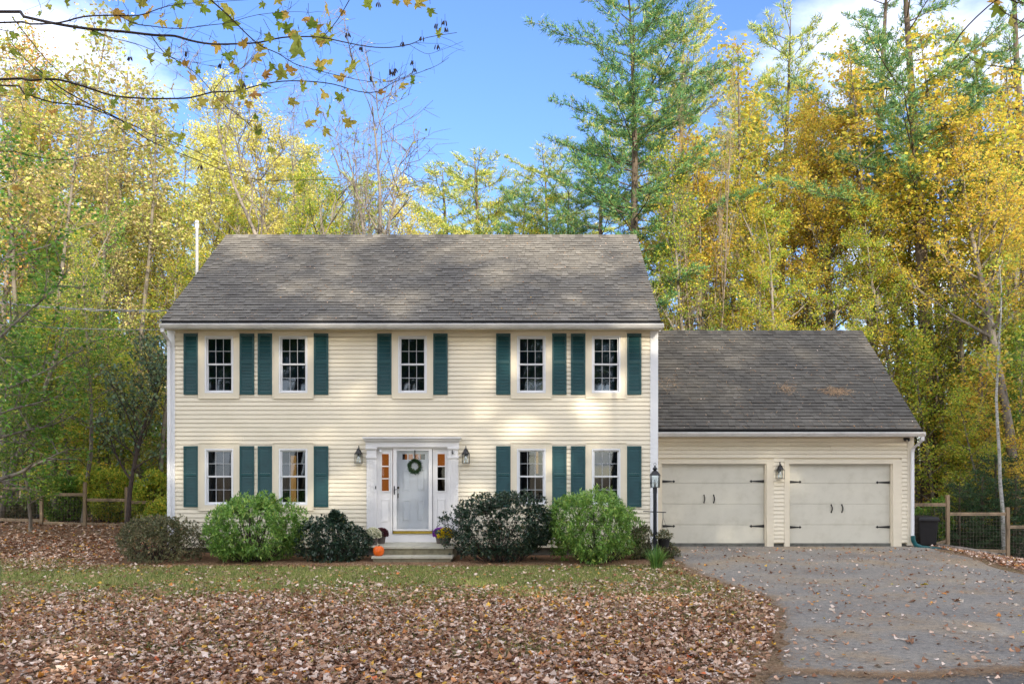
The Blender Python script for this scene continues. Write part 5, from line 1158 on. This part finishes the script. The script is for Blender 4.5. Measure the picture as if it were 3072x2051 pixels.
yl = link('fallen_leaf', lf_me[2], None, (px(116, 14.6), 14.6, ground_z(-8, 14.6)+.05)); yl.material_slots[0].link = 'OBJECT'; yl.material_slots[0].material = ML['yellow']; yl.scale = (1.3,)*3; tag(yl, 'single bright yellow leaf in the grass at the far left', 'leaf')
# pine needles: driveway edge, patches, roof
n = 26000; y = 7.5+rng.random(n)*13.8; l_ = np.interp(y, [a for a, b in LE], [b for a, b in LE]); x = l_-.08+rng.normal(size=n)*.16
y2 = rng.uniform(7.5, 20.8, 60000); x2 = rng.uniform(2.0, 10.2, 60000); k_ = on_drive(x2, y2) & (nz2(x2, y2, 1.6)+.4*nz2(x2, y2, 4) > rng.normal(size=60000)*.45+.35); xl_ = rng.uniform(2.2, 5.2, 4500); x = np.concatenate([x, x2[k_], rng.normal(9.2, .9, 2500), xl_]); y = np.concatenate([y, y2[k_], rng.normal(19.0, .45, 2500), 8.25-.12*np.sin(xl_*2.2)+rng.normal(size=4500)*.09])
k_ = (y < 21) & (y > 7) & ~((y > 18.2) & (x < 3.3)); x, y = x[k_], y[k_]; n = len(x); a = rng.random(n)*6.283; l = .05+.06*rng.random(n); d = np.stack([np.cos(a)*l, np.sin(a)*l*.7, np.zeros(n)], 1); sd_ = np.stack([-np.sin(a), np.cos(a), np.zeros(n)], 1)*.0036
P = np.stack([x, y, zs(x, y)+.024+.008*rng.random(n)], 1); V = np.stack([P-d/2-sd_, P-d/2+sd_, P+d/2], 1).reshape(-1, 3)
tag(link('pine_straw', np_mesh('pine_straw', V, T=np.arange(n*3).reshape(-1, 3), mat=M['pinestraw'])), 'orange brown pine needles along the driveway edge', 'pine needles', kind='stuff')
n = 14000; x = rng.uniform(-9.5, 2.9, n); y = 17.6+rng.random(n)*.9; a = rng.random(n)*6.283; l = .05+.06*rng.random(n); d = np.stack([np.cos(a)*l, np.sin(a)*l, rng.normal(size=n)*.01], 1); sd_ = np.stack([-np.sin(a), np.cos(a), np.zeros(n)], 1)*.003
P = np.stack([x, y, zs(x, y)+.04], 1); V = np.stack([P-d/2-sd_, P-d/2+sd_, P+d/2], 1).reshape(-1, 3)
tag(link('pine_straw', np_mesh('pine_straw', V, T=np.arange(n*3).reshape(-1, 3), mat=M['pinestraw'])), 'reddish pine needles on the bed below the shrubs', 'pine needles', kind='stuff')
# grass
n = 230000; y = 9+rng.random(n)*9.6; x = -.62*y+rng.random(n)*(.62*y+3.9); dg = np.clip(.15+(y-12.0+.5*nz2(x, y, .8))/3.0, .15, 1.0)*np.clip(.75+.5*nz2(x+3, y+1, 1.3), .15, 1); k_ = (rng.random(n) < dg) & ~on_drive(x+.1, y) & ~((y > 17.7) & (x > -9.6)); x, y = x[k_], y[k_]; n = len(x); print('grass', n)
a = rng.random(n)*6.283; h = .035+.05*rng.random(n); w_ = .0035+.003*rng.random(n); P = np.stack([x, y, zs(x, y)], 1); sd_ = np.stack([np.cos(a), np.sin(a), np.zeros(n)], 1)*w_[:, None]; tip = np.stack([rng.normal(size=n)*.03, rng.normal(size=n)*.03, h], 1)
V = np.stack([P-sd_, P+sd_, P+tip], 1).reshape(-1, 3); tag(link('lawn_grass', np_mesh('lawn_grass', V, T=np.arange(n*3).reshape(-1, 3), mat=M['grassblade'])), 'thin green lawn grass in front of the shrubs', 'grass', kind='stuff')
# bits of leaf and twig on the roofs
def roof_bits(xl, xr, ye, ze, yr, zr, n, mat, size, name, label, cat, cx_=None, sp_=None, twigs=False):
    s = rng.random(n)**1.3; x = rng.uniform(xl, xr, n)
    if cx_ is not None: x = cx_[0]+rng.normal(size=n)*sp_[0]; s = cx_[1]+rng.normal(size=n)*sp_[1]
    s = np.clip(s, .01, .98); sl_ = unit(np.array([0, yr-ye, zr-ze])); nn = np.array([0, -sl_[2], sl_[1]]); P = np.stack([x, ye+(yr-ye)*s, ze+(zr-ze)*s], 1)+nn*.03
    a = rng.random(n)*6.283; d = (np.array([1, 0, 0])*np.cos(a)[:, None]+sl_*np.sin(a)[:, None])*(size*(.6+.8*rng.random(n)))[:, None]; sd_ = (np.array([1, 0, 0])*-np.sin(a)[:, None]+sl_*np.cos(a)[:, None])*(.004 if twigs else size*.3)
    V = np.stack([P-d/2, P+sd_, P+d/2+nn*.006, P-sd_], 1).reshape(-1, 3); tag(link(name, np_mesh(name, V, np.arange(n*4).reshape(-1, 4), mat=mat)), label, cat, kind='stuff')
roof_bits(-8.4, 3.1, 19.65, 5.507, 23.95, 8.705, 150, M['litter'], .045, 'roof_litter', 'specks of pale leaf lying on the main roof', 'fallen leaves')
roof_bits(3.2, 9.8, 20.98, 3.062, 24.66, 6.108, 90, M['litter'], .045, 'roof_litter', 'specks of pale leaf lying on the garage roof', 'fallen leaves')
roof_bits(3.2, 9.8, 20.98, 3.062, 24.66, 6.108, 260, M['pinestraw'], .14, 'roof_straw', 'pine twigs scattered on the garage roof', 'pine needles', twigs=True)
roof_bits(-8.4, 3.1, 19.65, 5.507, 23.95, 8.705, 420, M['pinestraw'], .12, 'roof_straw', 'pine twigs scattered on the main roof', 'pine needles', twigs=True)
roof_bits(0, 0, 20.98, 3.062, 24.66, 6.108, 230, M['pinestraw'], .16, 'straw_clump', 'orange clump of pine needles on the right of the garage roof', 'pine needles', (8.2, .34), (.22, .02), True)
roof_bits(0, 0, 20.98, 3.062, 24.66, 6.108, 110, M['pinestraw'], .14, 'straw_clump', 'smaller orange clump of pine needles on the middle of the garage roof', 'pine needles', (6.95, .37), (.14, .03), True)
roof_bits(0, 0, 20.98, 3.062, 24.66, 6.108, 70, M['pinestraw'], .14, 'straw_clump', 'faint orange pine needles on the left of the garage roof', 'pine needles', (3.8, .42), (.25, .05), True)

# ------------------------------------------------------------------ the maple whose branches hang into the picture
tx = thing('maple_tree', (-7.2, 6.2, 0), 'near maple with dark branches and yellow leaves hanging in from the upper left', 'tree')
m = MB(); m.tube([(-7.2, 6.2, -.2), (-7.15, 6.2, 1.5), (-7.2, 6.25, 3.2), (-7.1, 6.2, 5), (-7.0, 6.2, 7.5), (-7.1, 6.3, 10)], [.24, .19, .17, .14, .10, .04], 12); m.build('trunk', M['bark'], tx, smooth=True)
KZ = 1/1.678
BR = {
 'a': ([(0,60),(120,85),(280,120),(440,145),(620,160),(780,178),(880,182),(960,205),(1060,222),(1180,222),(1300,215),(1420,190),(1540,185),(1625,190),(1720,210),(1850,235),(1960,240),(2060,225),(2150,190),(2300,165)], 12, 1.6, 6.4),
 'a2': ([(0,115),(150,122),(300,115),(420,85),(560,78),(700,78),(800,45),(880,25),(1000,15),(1250,0)], 8, 1.5, 6.3),
 'a3': ([(600,80),(680,120),(760,132),(900,145),(1050,128),(1150,115),(1300,75),(1480,60),(1560,65)], 4, 1, 6.3),
 'b': ([(0,400),(150,405),(280,400),(420,435),(560,480),(700,495),(850,497),(960,492),(1070,465),(1190,460),(1300,430),(1420,410),(1550,410),(1680,425),(1800,460),(1900,462),(1990,410),(2100,370),(2200,330),(2260,290)], 9, 1.2, 6.8),
 'b2': ([(0,430),(120,470),(260,515),(400,530),(500,560),(620,610),(740,665),(850,710),(960,750),(1070,800),(1180,850),(1260,865),(1330,840)], 6, 1, 6.9),
 'b3': ([(180,340),(300,440),(440,520),(600,600),(740,700),(900,770),(1030,820),(1150,870),(1300,905),(1430,910),(1560,905),(1700,905)], 5, 1, 6.9),
 'c': ([(1060,0),(1150,80),(1250,180),(1320,235),(1400,270),(1480,320),(1560,345),(1700,380),(1850,410),(1960,410),(2080,370)], 5, 1, 6.2),
 'd': ([(1770,-20),(1700,100),(1625,190)], 3, 2.2, 6.4),
 'e': ([(-20,762),(150,785),(300,805),(420,790),(560,765),(680,745),(800,715)], 4.2, 1.2, 7.0),
 'f': ([(760,178),(820,260),(900,310),(980,365),(1040,430),(1070,465),(1130,530),(1200,580),(1280,650),(1380,720),(1480,790)], 3.4, 1, 6.6),
 'g': ([(0,150),(60,220),(120,290),(240,420),(330,480),(400,530)], 3.6, 2.2, 6.8),
 'h': ([(60,85),(150,200),(250,320),(380,430),(520,560),(640,680),(760,770)], 3.6, 1, 6.6),
 'i': ([(440,145),(560,190),(680,220),(800,265),(900,300),(1000,320),(1120,345)], 3, 1, 6.5),
 'j': ([(0,870),(60,920),(130,985),(200,1010)], 2.6, 1, 7.0), 'k': ([(1070,465),(1110,410),(1160,370),(1240,330),(1300,260),(1330,235)], 2.4, 1.2, 6.6),
 'l': ([(960,492),(1000,530),(1060,548),(1150,548),(1200,570)], 2.4, 1, 6.8), 'm': ([(0,290),(100,340),(220,370),(330,400),(460,440)], 3, 1.2, 6.9),
 'n': ([(2060,225),(2140,270),(2200,260),(2330,210)], 1.6, .8, 6.4), 'o': ([(0,480),(120,560),(240,640),(360,700),(500,730)], 2.4, 1, 7.0)}
rb = random.Random(6); tips = []
def bp3(u, v, Y): return Vector((px(u*KZ, Y), Y, pz(v*KZ, Y)))
def smooth_pts(P_, k=3):
    out = []
    for i in range(len(P_)-1):
        p0, p1, p2, p3 = P_[max(i-1, 0)], P_[i], P_[i+1], P_[min(i+2, len(P_)-1)]
        for j in range(k):
            t = j/k; out.append(.5*((2*p1)+(p2-p0)*t+(2*p0-5*p1+4*p2-p3)*t*t+(3*p1-p0-3*p2+p3)*t**3))
    out.append(P_[-1]); return out
for k, (pl, r0, r1, Y) in BR.items():
    P_ = [bp3(u, v, Y+.35*sin(i*.5+ord(k[0]))) for i, (u, v) in enumerate(pl)]
    if pl[0][0] <= 0: P_.insert(0, Vector((-5.6, P_[0].y, P_[0].z-.12))); P_.insert(0, Vector((-7.15, 6.2, P_[0].z-.35)))
    S_ = smooth_pts(P_); n = len(S_); sc_ = KZ/F*Y*.75
    m = MB(); m.tube(S_, [(r0+(r1-r0)*(i/(n-1))**.8)*sc_ for i in range(n)], 8)
    m.build('branch', M['darkbark'], tx, smooth=True)
    m = MB()
    for i in range(4, n, 2 if r0 < 6 else 3):
        for _ in range(2):
            if rb.random() < .35: continue
            d = (S_[min(i+1, n-1)]-S_[max(i-1, 0)]).normalized(); d = (d+Vector((rb.uniform(-.4, .5), rb.uniform(-.5, .5), rb.uniform(-.8, .7)))).normalized(); p = S_[i].copy(); q_ = [p.copy()]; L_ = rb.uniform(.08, .40)
            for _k in range(4): p += d*L_/4; q_.append(p.copy()); d = (d+Vector((rb.uniform(-.3, .3), rb.uniform(-.3, .3), rb.uniform(-.3, .3)))).normalized()
            m.tube(q_, [1.25*sc_, 1.1*sc_, .9*sc_, .7*sc_, .6*sc_], 4, False)
    m.build('twigs', M['darkbark'], tx, kind='stuff')
# maple leaves, each its own part
def hangleafmat():
    m, nt, o = newmat('hanging_maple_leaf'); L = nt.links.new; oi = nd(nt, 'ShaderNodeObjectInfo')
    r = ramp(nt, [(0, (.28, .42, .05)), (.3, (.52, .56, .08)), (.6, (.80, .64, .12)), (.9, (.82, .52, .10)), (1, (.65, .32, .08))]); L(oi.outputs['Random'], r.inputs[0])
    t = nd(nt, 'ShaderNodeTexCoord'); n = nd(nt, 'ShaderNodeTexNoise', {'Scale': 18, 'Detail': 4}); L(t.outputs['Object'], n.inputs[0]); r2 = ramp(nt, [(.60, (0, 0, 0)), (.72, (1, 1, 1))]); L(n.outputs[0], r2.inputs[0])
    x = nd(nt, 'ShaderNodeMixRGB', {2: (.14, .06, .03, 1)}); L(r2.outputs[0], x.inputs[0]); L(r.outputs[0], x.inputs[1])
    b = nd(nt, 'ShaderNodeBsdfPrincipled', {'Roughness': .5, 'Specular IOR Level': .3}); tr = nd(nt, 'ShaderNodeBsdfTranslucent'); L(x.outputs[0], b.inputs['Base Color']); L(x.outputs[0], tr.inputs[0]); q = nd(nt, 'ShaderNodeMixShader', {0: .5}); L(b.outputs[0], q.inputs[1]); L(tr.outputs[0], q.inputs[2]); L(q.outputs[0], o.inputs[0]); return m
HL = hangleafmat(); hl_me = []
for k in range(8):
    r_ = np.random.default_rng(300+k); V, T = litter(np.zeros((1, 3)), .15, r_, .05, MO, .7); V[:, 2] += .02*np.sin(V[:, 0]*30+k)
    me = np_mesh('leaf', V, T=T, mat=HL, smooth=True); hl_me.append(me)
LV = [(580,65,70),(730,50,110),(700,10,80),(920,20,70),(805,120,60),(890,125,70),(1150,40,110),(1140,115,90),(1100,70,60),(1430,75,90),(1395,80,60),(1645,35,90),(1850,30,60),(2110,20,80),(2165,50,60),(1990,15,50),(2040,12,50),(1560,125,90),(1430,145,70),(1500,190,110),(1460,175,70),(1590,200,90),(1095,225,80),(1215,228,60),(1140,285,65),(1185,270,45),(1300,230,60),(1360,185,60),(1500,275,90),(1295,300,80),(1365,325,60),(1450,340,60),(1605,335,75),(1660,305,65),(1750,325,100),(1725,395,80),(1420,385,70),(1340,385,65),(1195,345,65),(1165,330,40),(960,380,65),(1000,365,50),(925,320,40),(870,430,50),(1215,460,60),(1280,480,60),(1250,515,50),(1525,445,60),(1625,470,65),(1715,495,75),(1460,510,60),(1655,555,75),(1595,570,50),(1550,630,60),(1640,650,70),(1740,620,70),(1730,575,50),(640,645,60),(870,670,50),(920,690,60),(905,715,50),(850,690,50),(1290,585,40),(1295,670,40),(1140,505,50),(1200,525,40),(70,940,45),(105,1000,60),(120,1040,45),(355,455,50),(435,480,40),(555,535,35),(575,700,45),(765,555,35),(420,350,35),(205,65,50),(340,25,50),(240,40,45),(700,515,40),(700,560,35),(560,410,30),(1070,10,70),(990,10,50),(1325,20,50),(1400,10,60),(2025,435,50),(1465,885,45),(150,455,40),(60,180,45),(130,470,35),(500,110,35),(1120,310,35),(1605,155,60),(1540,105,60),(1410,120,60)]
bk = sorted(BR)
for _ in range(70):
    pl = BR[rb.choice(['a', 'a2', 'a3', 'b', 'b', 'c', 'c', 'i', 'f', 'm', 'g', 'h', 'b2', 'd'])][0]; i_ = rb.randrange(len(pl)-1); u_ = rb.random()
    LV.append((pl[i_][0]*(1-u_)+pl[i_+1][0]*u_+rb.gauss(0, 22), pl[i_][1]*(1-u_)+pl[i_+1][1]*u_+rb.uniform(-5, 55), rb.choice([28, 36, 45, 55, 65])))
LV = [q for q in LV if q[0] < 2000 or q[2] > 45]
for (u, v, s) in ((1920,210,60),(1985,340,60),(2000,235,35),(2080,40,90),(2155,105,80),(2060,10,80),(2110,70,60),(1960,270,40)): LV.append(((1800+u/1.742)*1.678, v/1.742*1.678, s*.963))
twm = MB()
for i, (u, v, s) in enumerate(LV):
    Y = 6.2+rb.random()*.9; right = u > 2500
    if right: Y = 7.2
    p = bp3(u, v, Y); o = link('leaf', hl_me[i % 8], None, p); size = s*KZ/F*Y*1.6; k = size/.15
    if right: tips.append(o); 
    else: o.parent = tx; o.location = p-Vector(tx.location)
    o.scale = (k, k, k); o.rotation_euler = (R(90)+rb.uniform(-.6, .6), rb.uniform(-.5, .5)+pi*(rb.random() < .5)*0, rb.uniform(-.9, .9)); 
    o.rotation_euler = (R(-90)+rb.uniform(-.5, .5), rb.uniform(-.7, .7), rb.uniform(-.9, .9))
    if not right and s > 30:
        q = p+Vector((rb.uniform(-.05, .05), rb.uniform(-.03, .03), .10+.05*rb.random())); twm.tube([p+Vector((0, 0, size*.3)), (p+q)/2+Vector((.01, 0, 0)), q], .0018, 4, False)
# right hand twig from a tree outside the frame
tr2 = thing('maple_tree', (7.6, 7.4, ground_z(7.6, 7.4)), 'second near maple, its few yellow leaves hanging at the upper right corner', 'tree')
for o in tips: wl = o.location.copy(); o.parent = tr2; o.location = wl-tr2.location
m = MB(); m.tube([(7.6, 7.4, -.2), (7.55, 7.4, 3), (7.5, 7.4, 6.5), (7.4, 7.5, 9)], [.2, .16, .11, .03], 12); m.build('trunk', M['bark'], tr2, smooth=True)
def rp(u, v, Y=7.2): return Vector((px(1800+u/1.742, Y), Y, pz(v/1.742, Y)))
m = MB(); m.tube(smooth_pts([Vector((7.5, 7.4, 6.3)), rp(2300, -60), rp(2216, 20), rp(2100, -10), rp(2000, 60), rp(1900, 160), rp(1850, 230)]), .006, 6); m.tube(smooth_pts([rp(2216, 120), rp(2120, 70), rp(2080, 30)]), .004, 5); m.tube(smooth_pts([rp(2250, 380), rp(2100, 350), rp(1985, 335), rp(1930, 300)]), .004, 5); m.tube(smooth_pts([Vector((7.5, 7.4, 5.0)), rp(2400, 420), rp(2250, 380)]), .006, 5); m.build('branch', M['darkbark'], tr2)
twm.build('leaf_stalks', M['darkbark'], tx, kind='stuff')
# dark seed clusters
for (u, v) in ((2200,120),(2240,105),(2245,140),(2125,185),(2200,225),(1985,345),(1975,360),(2075,305),(1870,385),(2090,345),(1905,12),(2025,212),(1820,235),(1750,165),(940,260),(1115,320),(1230,420),(655,285),(1010,830),(1960,350)):
    c = bp3(u, v, 6.4); m = MB()
    for k in range(5):
        d = Vector((rb.uniform(-.5, .5), rb.uniform(-.4, .4), -1)).normalized(); p = c+Vector((rb.uniform(-.012, .012), 0, 0)); m.tube([p, p+d*.012, p+d*.028, p+d*.04], [.0015, .004, .005, .001], 5)
    m.tube([c+Vector((0, 0, .05)), c], .0012, 4); m.build('seed_cluster', M['darkbark'], tx)
print('objects', len(bpy.data.objects))
